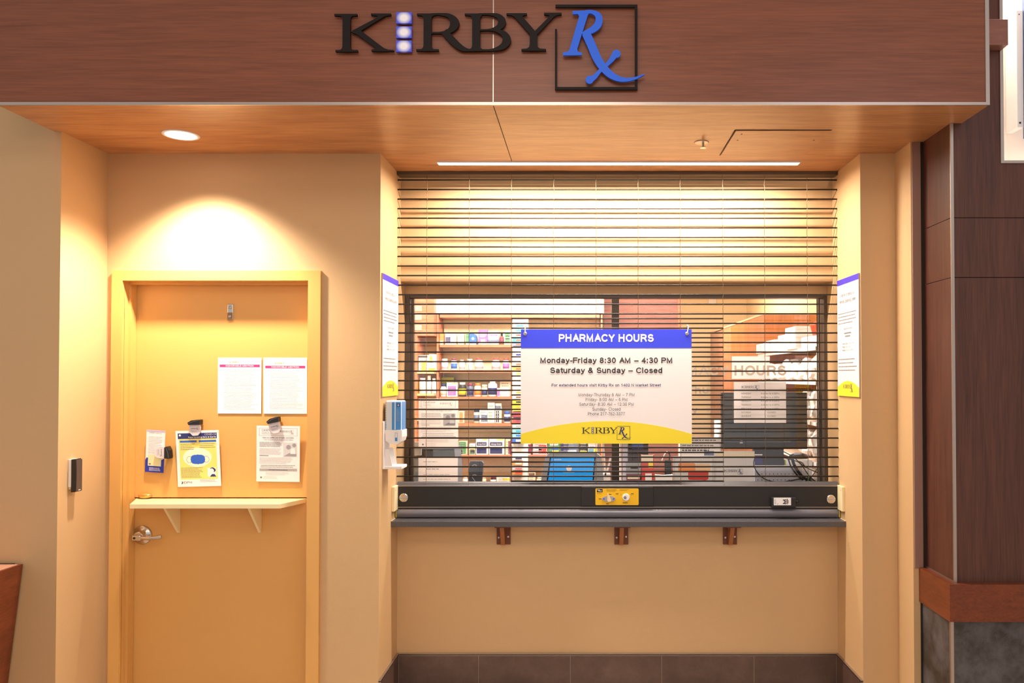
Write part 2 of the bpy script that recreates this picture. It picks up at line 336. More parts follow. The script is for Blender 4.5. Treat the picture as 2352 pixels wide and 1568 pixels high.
black = mat('black_metal', (34, 30, 29), 0.5, 0.1, noise=0.1, nscale=30)
blackp = mat('black_plastic', (30, 29, 31), 0.4)
rubber = mat('grey_rubber_seal', (126, 122, 128), 0.22, 0.3, noise=0.08, nscale=6)
granite = speckle('dark_speckled_counter', (62, 60, 64), (108, 104, 106), 260, 0.3)
slate = speckle('slate_tile', (50, 43, 38), (96, 92, 94), 4.2, 0.42)
browntile = speckle('brown_tile', (84, 62, 54), (104, 80, 70), 5.0, 0.35)
grout = mat('light_grout', (206, 186, 160), 0.8)
white = mat('white_paper', (244, 240, 240), 0.6)
offwhite = mat('warm_white_paper', (238, 232, 228), 0.6)
ink = mat('black_ink', (42, 38, 40), 0.6)
greyink = mat('grey_ink', (128, 124, 126), 0.6)
paleink = mat('pale_grey_ink', (176, 170, 172), 0.6)
navyink = mat('navy_ink', (42, 40, 104), 0.6)
blueink = mat('royal_blue_ink', (52, 66, 222), 0.55)
violetink = mat('blue_violet_ink', (70, 54, 182), 0.55)
yellowink = mat('yellow_ink', (238, 216, 44), 0.55)
signblue = mat('sign_blue_acrylic', (44, 104, 232), 0.5, spec=.3)
signblack = mat('sign_black_acrylic', (26, 18, 16), 0.6, spec=.2)
whitepl = mat('white_plastic', (236, 232, 230), 0.35)
beigepl = mat('beige_plastic', (236, 216, 170), 0.4)
lampmat = mat('lit_diffuser', (255, 244, 226), 0.5, emit=(255, 244, 230), estr=6.0)
glass = glassmat('window_glass')
def paper_thin(name, rgb):
    m = bpy.data.materials.new(name); m.use_nodes = True; nt = m.node_tree; b = nt.nodes['Principled BSDF']; out = nt.nodes['Material Output']
    b.inputs['Base Color'].default_value = lin(rgb); b.inputs['Roughness'].default_value = .6
    t = nt.nodes.new('ShaderNodeBsdfTranslucent'); t.inputs[0].default_value = lin(rgb)
    mx = nt.nodes.new('ShaderNodeMixShader'); mx.inputs[0].default_value = .62
    nt.links.new(b.outputs[0], mx.inputs[1]); nt.links.new(t.outputs[0], mx.inputs[2]); nt.links.new(mx.outputs[0], out.inputs[0]); return m
thinpaper = paper_thin('thin_white_paper', (246, 242, 240))
clear = glassmat('clear_acrylic', (0.97, 0.97, 0.97), 0.05)
# ------------------------------------------------------------------ main planes of the place (metres)
HEAD, WING, DW, SH, LOW = 3.169, 3.516, 3.863, 4.215, 4.245
BULK, WIN = 4.30, 4.42
ZS = Z(241, HEAD)                       # underside of the bulkhead
XL, XBL, XBR, XR1, XR2 = -2.353, -1.004, 1.370, 1.541, 1.600
RB, RF = 3.675, 3.400                   # back and front of the wood clad pier
# floor and walls
struct(MB(speckle('corridor_floor', (172, 150, 128), (196, 174, 150), 4, 0.4)).box(-4.5, 4.5, -3, 8.2, -0.05, 0).build('floor'))
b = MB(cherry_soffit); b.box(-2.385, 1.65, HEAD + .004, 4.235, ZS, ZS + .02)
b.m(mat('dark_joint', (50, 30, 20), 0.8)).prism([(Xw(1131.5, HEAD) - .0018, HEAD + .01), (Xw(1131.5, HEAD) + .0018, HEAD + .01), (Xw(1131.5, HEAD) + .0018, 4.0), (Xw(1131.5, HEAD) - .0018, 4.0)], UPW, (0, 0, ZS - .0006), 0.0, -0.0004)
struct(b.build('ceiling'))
xs = Xw(1131.5, HEAD)
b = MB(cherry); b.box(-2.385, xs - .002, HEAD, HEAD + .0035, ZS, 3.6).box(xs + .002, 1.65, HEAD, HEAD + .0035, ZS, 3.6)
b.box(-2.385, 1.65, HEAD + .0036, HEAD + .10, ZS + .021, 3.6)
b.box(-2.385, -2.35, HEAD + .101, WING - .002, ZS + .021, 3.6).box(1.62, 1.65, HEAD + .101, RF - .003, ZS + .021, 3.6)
b.m(alum).box(xs - .002, xs + .002, HEAD + .0005, HEAD + .0036, ZS, 3.6)
struct(b.build('wall_header'))
b = MB(alum); b.box(-2.387, 1.652, HEAD - .003, HEAD + .0038, ZS - .001, ZS + .011); b.box(1.636, 1.652, HEAD - .003, HEAD - .0002, ZS + .0112, 3.6)
struct(b.build('trim_1'))
struct(MB(paint).box(-4.2, XL, WING, WING + .12, 0, 3.6).box(XL - .12, XL, WING + .12, DW + .12, 0, ZS + .02).build('wall_left'))
# door wall with opening
FX0, FX1 = Xw(254, DW - .018), Xw(735, DW - .018)
OX0, OX1 = Xw(279, DW - .018), Xw(706, DW - .018)
FZT, OZT = Z(621, DW - .018), Z(644, DW - .018)
b = MB(paint); b.box(XL, OX0 - .02, DW, DW + .10, 0, ZS + .02).box(OX1 + .02, XBL, DW, DW + .10, 0, ZS + .02).box(OX0 - .02, OX1 + .02, DW, DW + .10, OZT + .02, ZS + .02)
struct(b.build('wall_back'))
struct(MB(paint).box(XBL - .1, XBL, DW + .1, 4.60, 0, ZS + .02).build('wall_bay_left'))
b = MB(paint); b.box(XBR, XR1, DW, 4.60, 0, ZS + .02); struct(b.build('wall_bay_right'))
ZB = Z(646, BULK)
b = MB(paint); b.box(XBL, XBR, BULK, WIN + .05, ZB, ZS - .001); b.box(XBL, XBR, WIN - .01, WIN + .05, ZB - .058, ZB - .001)
struct(b.build('wall_bay_top'))
ZLT = Z(1197, 4.10)
ZLO = ZLT - .030
struct(MB(paint).box(XBL, XBR, LOW, 4.60, 0, ZLO - .0012).build('wall_bay_bottom'))
b = MB(paint); b.box(XR1, XR2 - .012, RB, DW + .1, 0, ZS); struct(b.build('wall_pier_return'))
struct(MB(mat('mauve_corner_trim', (150, 112, 96), 0.5)).box(XR1 + .004, XR2 - .016, RB - .008, RB - .0005, .789, ZS - .004, .002).build('trim_2'))
# wood clad pier on the right, with seams and lit niche
NX0, NZ0 = Xw(2297, RF, 200), Z(369, RF, 2300)
zs1, zs2 = Z(500, RF, 2250), Z(637, RF, 2250)
zr = Z(1342, RF - .034, 2200)
b = MB(cherry_v)
for z0, z1 in ((zr - .02, zs2 - .0015), (zs2 + .0015, zs1 - .0015), (zs1 + .0015, 4.2)):
    b.box(XR2, XR2 + .02, RF, RB, z0, z1)
    if z1 < 4: b.box(XR2 + .02, 3.4, RF, RF + .02, z0, z1)
    else: b.box(XR2 + .02, NX0, RF, RF + .02, z0, z1); b.box(NX0, 3.4, RF, RF + .02, z0, NZ0)
b.m(black).box(XR2 + .018, NX0, RF + .02, RF + .03, zr, 4.2).box(NX0, 3.4, RF + .02, RF + .03, zr, NZ0)
struct(b.build('wall_right'))
struct(MB(mat('dark_shadow_gap', (40, 26, 22), 0.8)).box(XR2 - .012, XR2 + .004, RB - .002, RB + .03, 0, ZS).build('trim_3'))
struct(MB(alum).box(XR2 - .001, XR2 + .012, RF - .003, RF + .004, zr, ZS - .001).build('trim_4'))
b = MB(mat('niche_white_paint', (240, 226, 212), 0.6)); b.box(NX0, 3.4, RF + .22, RF + .24, NZ0 - .02, 4.2).box(NX0 - .02, NX0, RF + .03, RF + .24, NZ0 - .02, 4.2).box(NX0, 3.4, RF + .03, RF + .22, NZ0 - .02, NZ0)
struct(b.build('wall_niche'))
b = MB(alum); b.box(NX0 - .002, NX0 + .012, RF - .006, RF + .03, NZ0, 4.2).box(NX0 - .002, 3.4, RF - .006, RF + .03, NZ0 - .012, NZ0)
struct(b.build('trim_5'))
# chair rail and stone below
zb = Z(1428, RF - .034, 2200)
b = MB(cherry_red); b.prism([(XR2 - .034, RF - .034), (3.4, RF - .034), (3.4, RF + .02), (XR2 + .02, RF + .02), (XR2 + .02, RB + .06), (XR2 - .034, RB + .06)], UPW, (0, 0, zb), zr - zb, 0)
b.m(alum).box(XR2 - .003, XR2 + .0, RF, RB, zr, zr + .006)
struct(b.build('trim_6'))
b = MB(slate); sx_ = XR2 - .022; sy_ = RF - .016
b.box(sx_ + .012, 3.4, sy_ + .002, RF + .03, 0, zb - .001).box(sx_, sx_ + .03, sy_ + .012, RB - .001, 0, zb - .001)
b.m(alum).box(sx_ - .001, sx_ + .012, sy_ - .001, sy_ + .012, 0, zb - .001)
b.m(black).box(sx_ - .006, sx_, RB - .010, RB - .001, 0, zb - .001)
struct(b.build('wall_right_base'))
# brown tile baseboard in the bay
zt = Z(1501, LOW - .012)
ty = LOW - .012
b = MB(browntile); xs_ = [XBL + .012] + [Xw(p, ty, 1540) for p in (1099, 1310, 1520, 1732)] + [XBR - .012]
for x0, x1 in zip(xs_, xs_[1:]): b.box(x0 + .0012, x1 - .0012, ty, LOW, 0, zt - .008)
for s_, xx in ((1, XBL), (-1, XBR)):
    ys_ = [DW + .0, DW + .02, 4.13, ty]
    for y0, y1 in zip(ys_, ys_[1:]): b.box(xx, xx + s_ * .012, y0 + .0012, y1 - .0012, 0, zt - .008)
b.m(grout).box(XBL, XBR, ty + .003, LOW, 0, zt - .008).box(XBL, XBL + .009, DW, ty, 0, zt - .008).box(XBR - .009, XBR, DW, ty, 0, zt - .008)
b.m(alum).box(XBL, XBR, ty - .001, LOW, zt - .002, zt + .001).box(XBL, XBL + .013, DW, ty, zt - .002, zt + .001).box(XBR - .013, XBR, DW, ty, zt - .002, zt + .001)
b.box(XBL + .01, XBR - .01, ty - .001, LOW, zt - .010, zt - .008).box(XBL, XBL + .013, DW, ty, zt - .010, zt - .008).box(XBR - .013, XBR, DW, ty, zt - .010, zt - .008)
b.m(mat('dark_tile_edge', (48, 30, 24), .4)).box(XBL, XBR, ty + .001, LOW, zt - .008, zt - .002).box(XBL, XBL + .011, DW, ty, zt - .008, zt - .002).box(XBR - .011, XBR, DW, ty, zt - .008, zt - .002)
struct(b.build('baseboard_bay'))

# ------------------------------------------------------------------ door
DF = 3.95                               # face of the door leaves
door = bpy.data.objects.new('door_1', None); C.objects.link(door); door.location = ((OX0 + OX1) / 2, DF, 0); WL[door] = Vector(door.location); struct(door)
b = MB(doorpaint); fy = DW - .018
for x0, x1 in ((FX0, OX0), (OX1, FX1)): b.box(x0, x1, fy, DW + .002, 0, OZT)
b.box(FX0, FX1, fy, DW + .002, OZT, FZT)
b.box(OX0 - .018, OX0, DW, DF + .05, 0, OZT + .018).box(OX1, OX1 + .018, DW, DF + .05, 0, OZT + .018).box(OX0, OX1, DW, DF + .05, OZT, OZT + .018)
b.box(OX0, OX0 + .012, DW + .035, DF - .002, 0, OZT).box(OX0 + .012, OX1, DW + .035, DF - .002, OZT - .012, OZT)
b.build('door_frame', door)
ZSP = Z(1143, DF)
b = MB(doorpaint); b.box(OX0 + .003, OX1 - .003, DF, DF + .044, ZSP + .0025, OZT - .003, .001)
up = b.build('upper_leaf', door)
b = MB(doorpaint); b.box(OX0 + .003, OX1 - .003, DF, DF + .044, .01, ZSP - .0025, .001)
lo_ = b.build('lower_leaf', door)
MB(mat('dark_joint', (50, 30, 20), 0.8)).box(OX0, OX1, DF + .05, DF + .06, 0, OZT).build('door_backing', door)
# hasp strap
a0, a1 = P(523, 735, DF), P(536, 698, DF)
b = MB(chrome); b.box(a0.x, a1.x, DF - .005, DF, a0.z, a1.z, .003)
b.m(mat('dull_brass', (150, 120, 90), .4, .6)).box(a0.x + .001, a1.x - .001, DF - .007, DF - .005, a0.z, a0.z + .038, .001)
b.m(steel).lathe(((a0.x + a1.x) / 2, DF - .005, a1.z - .018), [(.008, 0), (.007, .003), (.003, .004)], 'y').lathe(((a0.x + a1.x) / 2, DF - .007, a0.z + .019), [(.008, 0), (.007, .003), (.003, .004)], 'y')
b.build('metal_strap', up, 'small steel strap held by two screws')
c = P(334, 1137, DF); b = MB(mat('yellow_brass', (222, 176, 96), .25, .7)); b.lathe((c.x, DF, c.z - .002), [(.034, 0), (.034, .006), (.026, .016), (.008, .020)], 'y', 28, sy=.42); b.build('finger_pull', up, 'oval brass coloured pull')
# lever
c = P(328, 1228, DF); b = MB(chrome)
b.lathe((c.x, DF, c.z), [(.047, 0), (.047, .006), (.043, .011), (.030, .013), (.024, .03), (.022, .045)], 'y', 36)
b.box(c.x - .022, c.x + .022, DF - .062, DF - .040, c.z - .018, c.z + .010, .006)
b.tube(seg([(c.x + .01, DF - .051, c.z - .004), (c.x + .06, DF - .055, c.z - .006), (c.x + .10, DF - .053, c.z - .002), (c.x + .120, DF - .050, c.z + .003)], 6), .0095, 10)
b.m(ink).disc(-.008, -.004, .006, FRONT, (c.x, DF - .062, c.z), .001, 0)
b.build('lever_handle', lo_, 'satin chrome lever on a round rose')
# fold shelf
zt_ = ZSP - .004; FY = 3.775
pts = [(Xw(317, DF) - .002, DF - .001), (Xw(704, DF), DF - .001), (Xw(643, FY, 1160), FY), (Xw(298, FY, 1160), FY)]
pale = mat('pale_shelf_paint', (240, 222, 172), 0.35)
b = MB(pale); b.prism(pts, UPW, (0, 0, zt_), 0, -.020)
shelf = b.build('shelf', lo_, 'cream shelf with clipped corners')
for px_w in (415, 601):
    x = Xw(px_w, DF); zb_ = Z(1222, DF)
    b = MB(pale); b.prism([(-(DF - .001), zt_ - .021), (-(FY + .035), zt_ - .021), (-(FY + .035), zt_ - .028), (-(DF - .012), zb_), (-(DF - .001), zb_)], RIGHTW, (x + .006, 0, 0), .012, 0)
    b.build('shelf_bracket', shelf)

# ------------------------------------------------------------------ ceiling fittings
c = Vector((-1.838, 3.56, ZS))
t = thing('downlight', c, 'round recessed downlight glowing in the wood soffit above the door', 'ceiling light')
MB(whitepl).lathe((c.x, c.y, ZS - .006), [(.066, .010), (.066, .002), (.072, 0), (.080, .003), (.080, .006)], 'z', 40).build('trim_ring', t)
MB(lampmat).lathe((c.x, c.y, ZS - .004), [(.065, 0), (.065, .002)], 'z', 40).build('lamp_lens', t)
x0, x1 = Xw(1005, 4.03, 374), Xw(1836, 4.03, 374)
t = thing('linear_light', ((x0 + x1) / 2, 4.03, ZS), 'long bright linear strip light in the soffit above the grille', 'ceiling light')
MB(lampmat).box(x0 + .004, x1 - .004, 4.008, 4.052, ZS - .005, ZS - .001).build('diffuser', t)
MB(whitepl).box(x0, x1, 4.003, 4.007, ZS - .006, ZS - .0005).box(x0, x1, 4.053, 4.057, ZS - .006, ZS - .0005).box(x0, x0 + .004, 4.007, 4.053, ZS - .006, ZS - .0005).box(x1 - .004, x1, 4.007, 4.053, ZS - .006, ZS - .0005).build('housing', t)
# sprinkler
yy = 1.10 * F / (866 - 327); c = P(1611, 327, yy); c.z = ZS
t = thing('fire_sprinkler', c, 'small chrome fire sprinkler in the wood soffit', 'sprinkler')
MB(alum).lathe((c.x, c.y, ZS - .004), [(.030, 0), (.034, .004)], 'z', 28).build('escutcheon', t)
MB(chrome).lathe((c.x + .008, c.y, ZS - .028), [(.014, 0), (.014, .003), (.004, .004), (.006, .022), (.006, .024)], 'z', 16).build('sprinkler_head', t)
# access hatch
def SP(px, py):
    Yh = (ZS - EYE); d0 = P(px, py, 1.0); k = Yh / (d0.z - EYE); return (d0.x * k, k)
q0, q1, q2 = SP(1688, 298), SP(1912, 297), SP(1654, 356)
hx0, hx1, hy0, hy1 = q0[0], q1[0], q0[1], q2[1]
b = MB(cherry_soffit); b.box(hx0 + .006, hx1 - .006, hy0 + .006, hy1 - .006, ZS - .0035, ZS - .0005)
b.m(mat('dark_joint', (50, 30, 20), .8)).box(hx0, hx1, hy0, hy0 + .004, ZS - .002, ZS - .0005).box(hx0, hx0 + .004, hy0, hy1, ZS - .002, ZS - .0005)
for dx, dy in ((.04, .05), (.04, .14), (hx1 - hx0 - .04, .14)): b.disc(hx0 + dx, -(hy0 + dy) * -1, .004, UPW, (0, 0, ZS - .0042), 0, -.0005, 10)
tag(b.build('access_panel'), 'square access hatch cut into the wood soffit near the sprinkler', 'access panel')

# ------------------------------------------------------------------ ledge, brackets, lower fittings
t = thing('counter_ledge', ((XBL + XBR) / 2, 4.10, ZLO), 'dark speckled counter ledge running under the grille', 'counter')
MB(granite).box(XBL + .001, XBR - .001, 4.10, 4.60, ZLO, ZLT, .002).build('countertop', t)
for x_ in (XBL + .0005, XBR - .004): MB(mat('pale_caulk', (226, 206, 170), .5)).box(x_, x_ + .0035, 4.10, 4.24, ZLT, ZLT + .003).build('caulk_line', t)
brk = wood('dark_bracket_wood', (92, 48, 28), (124, 70, 42), (12, 12, 2), .4)
brk2 = wood('bracket_rib_wood', (142, 84, 46), (168, 104, 60), (12, 12, 2), .4)
for px0, lab in ((1157, 'leftmost'), (1427, 'middle'), (1676, 'rightmost')):
    cx = Xw(px0, LOW, 1230); hw = .037; zb_ = Z(1249, LOW)
    t = thing('shelf_bracket', (cx, LOW, zb_), '%s of the three wooden brackets under the dark ledge' % lab, 'bracket', 'wooden brackets under the counter ledge')
    MB(brk).box(cx - hw, cx + hw, LOW - .012, LOW - .0005, zb_, ZLO - .001, .001).box(cx - hw - .002, cx + hw + .006, LOW - .10, LOW - .012, ZLO - .013, ZLO - .001, .001).build('back_plate', t)
    b = MB(brk2); b.prism([(-(LOW - .012), zb_ + .001), (-(LOW - .03), zb_ + .001), (-(LOW - .095), ZLO - .014), (-(LOW - .012), ZLO - .014)], RIGHTW, (cx + .010, 0, 0), .022, 0); b.build('rib', t)
    for s_, dz in ((-1, .040), (1, .045)): MB(whitepl).lathe((cx + s_ * .025, LOW - .012, zb_ + dz - .003), [(.0055, 0), (.005, .002), (.002, .003)], 'y', 14).build('screw', t)
# guide end covers either side
for s_, xx, lab in ((1, XBL, 'beige rectangular cover on the left bay wall beside the grille'), (-1, XBR, 'beige rectangular cover on the right bay wall beside the grille')):
    z0, z1 = Z(1172, 4.15), Z(1116, 4.15)
    b = MB(beigepl); b.box(xx, xx + s_ * .016, 4.115, 4.20, z0, z1, .002)
    b.m(ink).disc(0, 0, .0022, LEFTW if s_ > 0 else RIGHTW, (xx + s_ * .016, 4.13, z1 - .02), .0006, 0, 8)
    tag(b.build('guide_cover'), lab, 'cover plate', 'beige cover plates beside the grille')

# ------------------------------------------------------------------ rolling grille
G = thing('rolling_grille', ((XBL + XBR) / 2, SH, ZLT), 'bronze rolling security grille closed over the pharmacy window', 'rolling grille')
gx0, gx1 = XBL + .002, XBR - .002
mid0, mid1 = Xw(1175, SH), Xw(1662, SH)
for k in range(32):
    zk = Z(413.3 + 21.94 * k, SH)
    b = MB(rodm); b.cyl((gx0, SH, zk), (gx1, SH, zk), .0042, seg=10); b.build('rod', G)
for k in range(18):
    zk = Z(731.5 + 21.94 * k, SH)
    if zk < Z(1108, SH): continue
    b = MB(rodm); b.cyl((mid0, SH, zk), (mid1, SH, zk), .0040, seg=10); b.build('rod', G)
linkm = mat('grille_link', (122, 98, 76), 0.35, 0.7)
for px0 in (980, 1077.4, 1174.8, 1272, 1369, 1466, 1563, 1661, 1757, 1855):
    x = Xw(px0, SH); b = MB(linkm); pts = []
    for k in range(-1, 32):
        zk = Z(413.3 + 21.94 * k, SH)
        pts += [(x, SH - .0055, zk + .004), (x + .0016, SH - .006, zk), (x, SH - .0055, zk - .004), (x - .0014, SH - .003, zk - .0255)]
    pts.append((x, SH - .012, Z(1110, SH)))
    b.tube(pts, .0014, 6); b.cyl((x, SH - .006, Z(1112, SH)), (x, SH - .022, Z(1112, SH)), .004, seg=10)
    b.build('link_chain', G)
b = MB(bronze); b.box(gx0, gx1, SH - .02, SH + .05, Z(403, SH), ZS - .001, .001); b.build('grille_hood', G)
ky = SH - .028
def zk_(p): return Z(p, ky)
b = MB(black); b.box(gx0 + .006, gx1 - .006, ky, SH + .012, zk_(1163), zk_(1116), .0015)
b.m(mat('bar_top_grey', (86, 82, 84), .35, .4)).prism([(-ky, zk_(1116)), (-ky, zk_(1115)), (-(SH - .004), zk_(1107.5)), (-(SH + .012), zk_(1107.5)), (-(SH + .012), zk_(1116))], RIGHTW, (gx1 - .006, 0, 0), gx1 - gx0 - .012, 0)
b.m(alum).box(gx0 + .006, gx1 - .006, ky - .001, ky + .002, zk_(1116.5), zk_(1115)).box(gx0 + .004, gx1 - .004, ky - .003, ky + .004, zk_(1165), zk_(1163.6))
b.m(black).box(gx0 + .004, gx1 - .004, ky + .003, SH + .01, zk_(1169), zk_(1163))
b.box(Xw(1335, ky), Xw(1500, ky), ky - .006, ky, zk_(1162), zk_(1117), .004)
b.build('bottom_bar', G)
b = MB(rubber); zc_ = (zk_(1168) + zk_(1189)) / 2; hh = (zk_(1168) - zk_(1189)) / 2
prof = [(-(SH + .01), zk_(1168)), (-(ky + .006), zk_(1168))] + [(-(ky + .008) + .016 * math.cos(a), zc_ + hh * math.sin(a)) for a in [math.radians(80 - 16 * i) for i in range(11)]] + [(-(SH + .01), zk_(1189))]
b.prism(prof, RIGHTW, (gx1 - .008, 0, 0), gx1 - gx0 - .016, 0)
seal = b.build('bottom_seal', G)
yl = mat('yellow_end_cap', (240, 222, 40), .4)
b = MB(yl).box(gx0 + .003, gx0 + .0075, ky - .006, SH, zk_(1187), zk_(1165)); b.build('seal_end_cap', seal, 'yellow plastic end cap')
b = MB(yl).box(gx1 - .0075, gx1 - .003, ky - .006, SH, zk_(1187), zk_(1165)); b.build('seal_end_cap', seal, 'yellow plastic end cap')
for px0, py0 in ((927.5, 1142.5), (1908.5, 1146)):
    c = P(px0, py0, ky); b = MB(chrome); b.lathe((c.x, ky, c.z), [(.024, 0), (.0235, .005), (.020, .007)], 'y', 32)
    b.m(steel).box(c.x - .019, c.x + .019, ky - .011, ky - .006, c.z - .003, c.z + .004, .001)
    b.build('lock_cover', G, 'round chrome lock cover with a raised bar')
# yellow lock plate
pp = ky - .006; x0, x1, z0, z1 = Xw(1367.5, pp), Xw(1466.5, pp), zk_(1159), zk_(1121)
lp = mat('lock_plate_yellow', (240, 186, 14), .4)
def rrect(x0, x1, y0, y1, r, n=5):
    o = []
    for cx, cy, a0_ in ((x1 - r, y1 - r, 0), (x0 + r, y1 - r, 90), (x0 + r, y0 + r, 180), (x1 - r, y0 + r, 270)):
        for i in range(n + 1): a = math.radians(a0_ + 90 * i / n); o.append((cx + r * math.cos(a), cy + r * math.sin(a)))
    return o
def o2(px, py): return (px - 1367.5) / 99.0 * (x1 - x0) + x0, zk_(py)
b = MB(lp); b.prism(rrect(x0, x1, z0, z1, .006), FRONT, (0, pp, 0), .002, 0)
b.m(ink); q = o2(1371, 1129.5); r_ = o2(1384, 1122); b.rect(q[0], r_[0], q[1], r_[1], FRONT, (0, pp, 0), .0024, .0024)
b.m(white).rect(q[0] + .002, q[0] + .015, r_[1] - .007, r_[1] - .004, FRONT, (0, pp, 0), .0028, .0028).rect(q[0] + .008, q[0] + .026, r_[1] - .012, r_[1] - .009, FRONT, (0, pp, 0), .0028, .0028)
b.m(mat('brown_print', (120, 80, 10), .6))
for px0, px1_, py0 in ((1393, 1415, 1123), (1393, 1417, 1125), (1393, 1413, 1127.2), (1423, 1444, 1123), (1423, 1440, 1125.2), (1371, 1381, 1132.5)):
    q = o2(px0, py0); r_ = o2(px1_, py0); b.rect(q[0], r_[0], q[1] - .0015, q[1], FRONT, (0, pp, 0), .0024, .0024)
b.m(ink)
for px0, py0 in ((1398, 1135), (1375, 1145), (1392, 1156.5), (1414, 1133.5), (1449, 1133.5), (1430, 1154)):
    q = o2(px0, py0); b.rect(q[0], q[0] + .014 + (.012 if px0 > 1420 and py0 > 1150 else 0), q[1] - .001, q[1] + .0025, FRONT, (0, pp, 0), .0024, .0024)
for s_ in (-1, 1):
    q = o2(1437.5 + s_ * 11, 1136); b.ribbon([(q[0] - s_ * .003, q[1] + .006, .001), (q[0], q[1] + .003, .001), (q[0] + s_ * .003, q[1] - .004, .001)], FRONT, (0, pp, 0), .0024, .0024)
plate = b.build('lock_plate', G, 'yellow lock plate with a turn handle and a cylinder')
q = o2(1398, 1144.5); b = MB(steel); b.disc(q[0], q[1], .036, FRONT, (0, pp - .002, 0), .005, 0, 32, ry=.0155)
b.m(blueink).disc(q[0] - .026, q[1], .004, FRONT, (0, pp - .002, 0), .0058, .004, 10).disc(q[0] + .026, q[1], .004, FRONT, (0, pp - .002, 0), .0058, .004, 10)
b.m(beigepl).prism([(q[0] - .004, q[1] + .030), (q[0] + .006, q[1] + .012), (q[0] + .014, q[1] - .008), (q[0] + .008, q[1] - .014), (q[0] - .004, q[1] - .014), (q[0] - .008, q[1] - .006), (q[0] - .0075, q[1] + .03)], FRONT, (0, pp - .007, 0), .012, 0)
b.build('turn_handle', plate)
q = o2(1437.5, 1141); b = MB(whitepl); b.lathe((q[0], pp - .002, q[1]), [(.019, 0), (.019, .006), (.017, .008)], 'y', 28)
b.m(black).disc(q[0] - .005, q[1] - .001, .007, FRONT, (0, pp - .010, 0), .001, 0, 16); b.m(steel).disc(q[0] - .005, q[1] - .001, .004, FRONT, (0, pp - .011, 0), .001, 0, 12)
b.build('lock_cylinder', plate)

# key box hanging on the bar
c = P(1797, 1151, ky); t = thing('lock_box', (c.x, ky, c.z - .03), 'small black box with a white label, fixed on the black bottom bar', 'lock box')
b = MB(blackp); b.box(Xw(1768, ky), Xw(1824, ky), ky - .030, ky - .001, zk_(1164), zk_(1140), .005)
b.cyl((Xw(1824, ky), ky - .014, zk_(1150)), (Xw(1832, ky), ky - .012, zk_(1150)), .009, .005); b.build('case', t)
by = ky - .0305; b = MB(white); lx0, lx1, lz0, lz1 = Xw(1776, by), Xw(1815.5, by), Z(1160, by), Z(1142.5, by)
b.rect(lx0, lx1, lz0, lz1, FRONT, (0, by, 0), .0006, 0)
o_ = (lx0, by, lz0); ww, hh = lx1 - lx0, lz1 - lz0
fr90 = (Vector((0, 0, 1)), Vector((-1, 0, 0)), Vector((0, -1, 0)))   # lettering turned a quarter
b.m(ink).text('M', fr90, (lx0 + ww * .72, by, lz0 + .006), 0, 0, h=ww * .19, wd=hh * .62, d=.0010, bold=.03)
b.rect(ww * .75, ww * .80, hh * .15, hh * .85, FRONT, o_, .0010, .0010).rect(ww * .83, ww * .86, hh * .25, hh * .7, FRONT, o_, .001, .001)
b.text('MOLPT', fr90, (lx0 + ww * .13, by, lz0 + .006), 0, 0, h=ww * .085, wd=hh * .66, d=.0010).disc(ww * .23, hh * .17, .002, FRONT, o_, .0010, .0010, 8)
b.build('box_label', t)
# ------------------------------------------------------------------ lettering of the clinic sign, drawn as strokes (units: 1/1000 m at full size)
def stem(x0, x1, sx0, sx1, t0, t1, b0, b1):
    return [(sx0, t0), (sx1, t0), (sx1, t0 + 13), (x1 + 14, t0 + 16), (x1 + 3, t0 + 26), (x1, t0 + 44), (x1, b1 - 42), (x1 + 4, b1 - 24), (x1 + 16, b1 - 14), (b0[1], b1 - 13), (b0[1], b1), (b0[0], b1), (b0[0], b1 - 13), (x0 - 16, b1 - 14), (x0 - 4, b1 - 24), (x0, b1 - 42), (x0, t0 + 44), (x0 - 3, t0 + 26), (x0 - 14, t0 + 16), (sx0, t0 + 13)]
LOGO = {
 'K': ([stem(93, 150, 32, 199, 112, 0, (42, 205), 391),
        [(300, 109), (446, 109), (446, 122), (408, 127), (380, 142), (222, 240), (168, 252), (150, 243), (348, 138), (346, 126), (300, 122)],
        [(168, 238), (218, 228), (372, 346), (400, 366), (430, 376), (468, 378), (468, 388), (305, 387), (305, 375), (334, 371), (334, 361), (196, 262), (160, 250)]], []),
 'R': ([stem(685, 742, 636, 775, 109, 0, (632, 796), 385)],
       [[(735, 115, 13), (800, 114, 15), (875, 128, 34), (912, 180, 68), (880, 232, 40), (820, 250, 16), (735, 251, 12)],
        [(835, 240, 50), (900, 312, 52), (960, 362, 40), (1015, 378, 18), (1075, 378, 14)]]),
 'B': ([stem(1040, 1097, 985, 1110, 109, 0, (1030, 1120), 385)],
       [[(1090, 114, 13), (1165, 114, 15), (1230, 128, 34), (1258, 170, 58), (1232, 212, 40), (1170, 228, 14), (1090, 231, 12)],
        [(1160, 229, 12), (1215, 234, 20), (1270, 258, 42), (1293, 305, 62), (1262, 352, 44), (1185, 377, 16), (1090, 378, 14)]]),
 'Y': ([[(1290, 107), (1440, 107), (1440, 120), (1412, 124), (1408, 132), (1500, 238), (1516, 255), (1516, 338), (1520, 356), (1535, 367), (1580, 370), (1580, 383), (1400, 383), (1400, 370), (1440, 367), (1456, 356), (1461, 338), (1461, 262), (1352, 138), (1330, 124), (1290, 120)],
        [(1565, 104), (1693, 104), (1693, 117), (1660, 122), (1635, 136), (1518, 262), (1496, 240), (1602, 134), (1603, 123), (1565, 117)]], []),
}
FRAME_L = [[(1648, 42), (2248, 42), (2248, 62), (1648, 62)], [(2229, 62), (2248, 62), (2248, 648), (2229, 648)], [(1645, 648), (2248, 648), (2248, 668), (1645, 668)], [(1645, 222), (1660, 222), (1660, 648), (1645, 648)]]
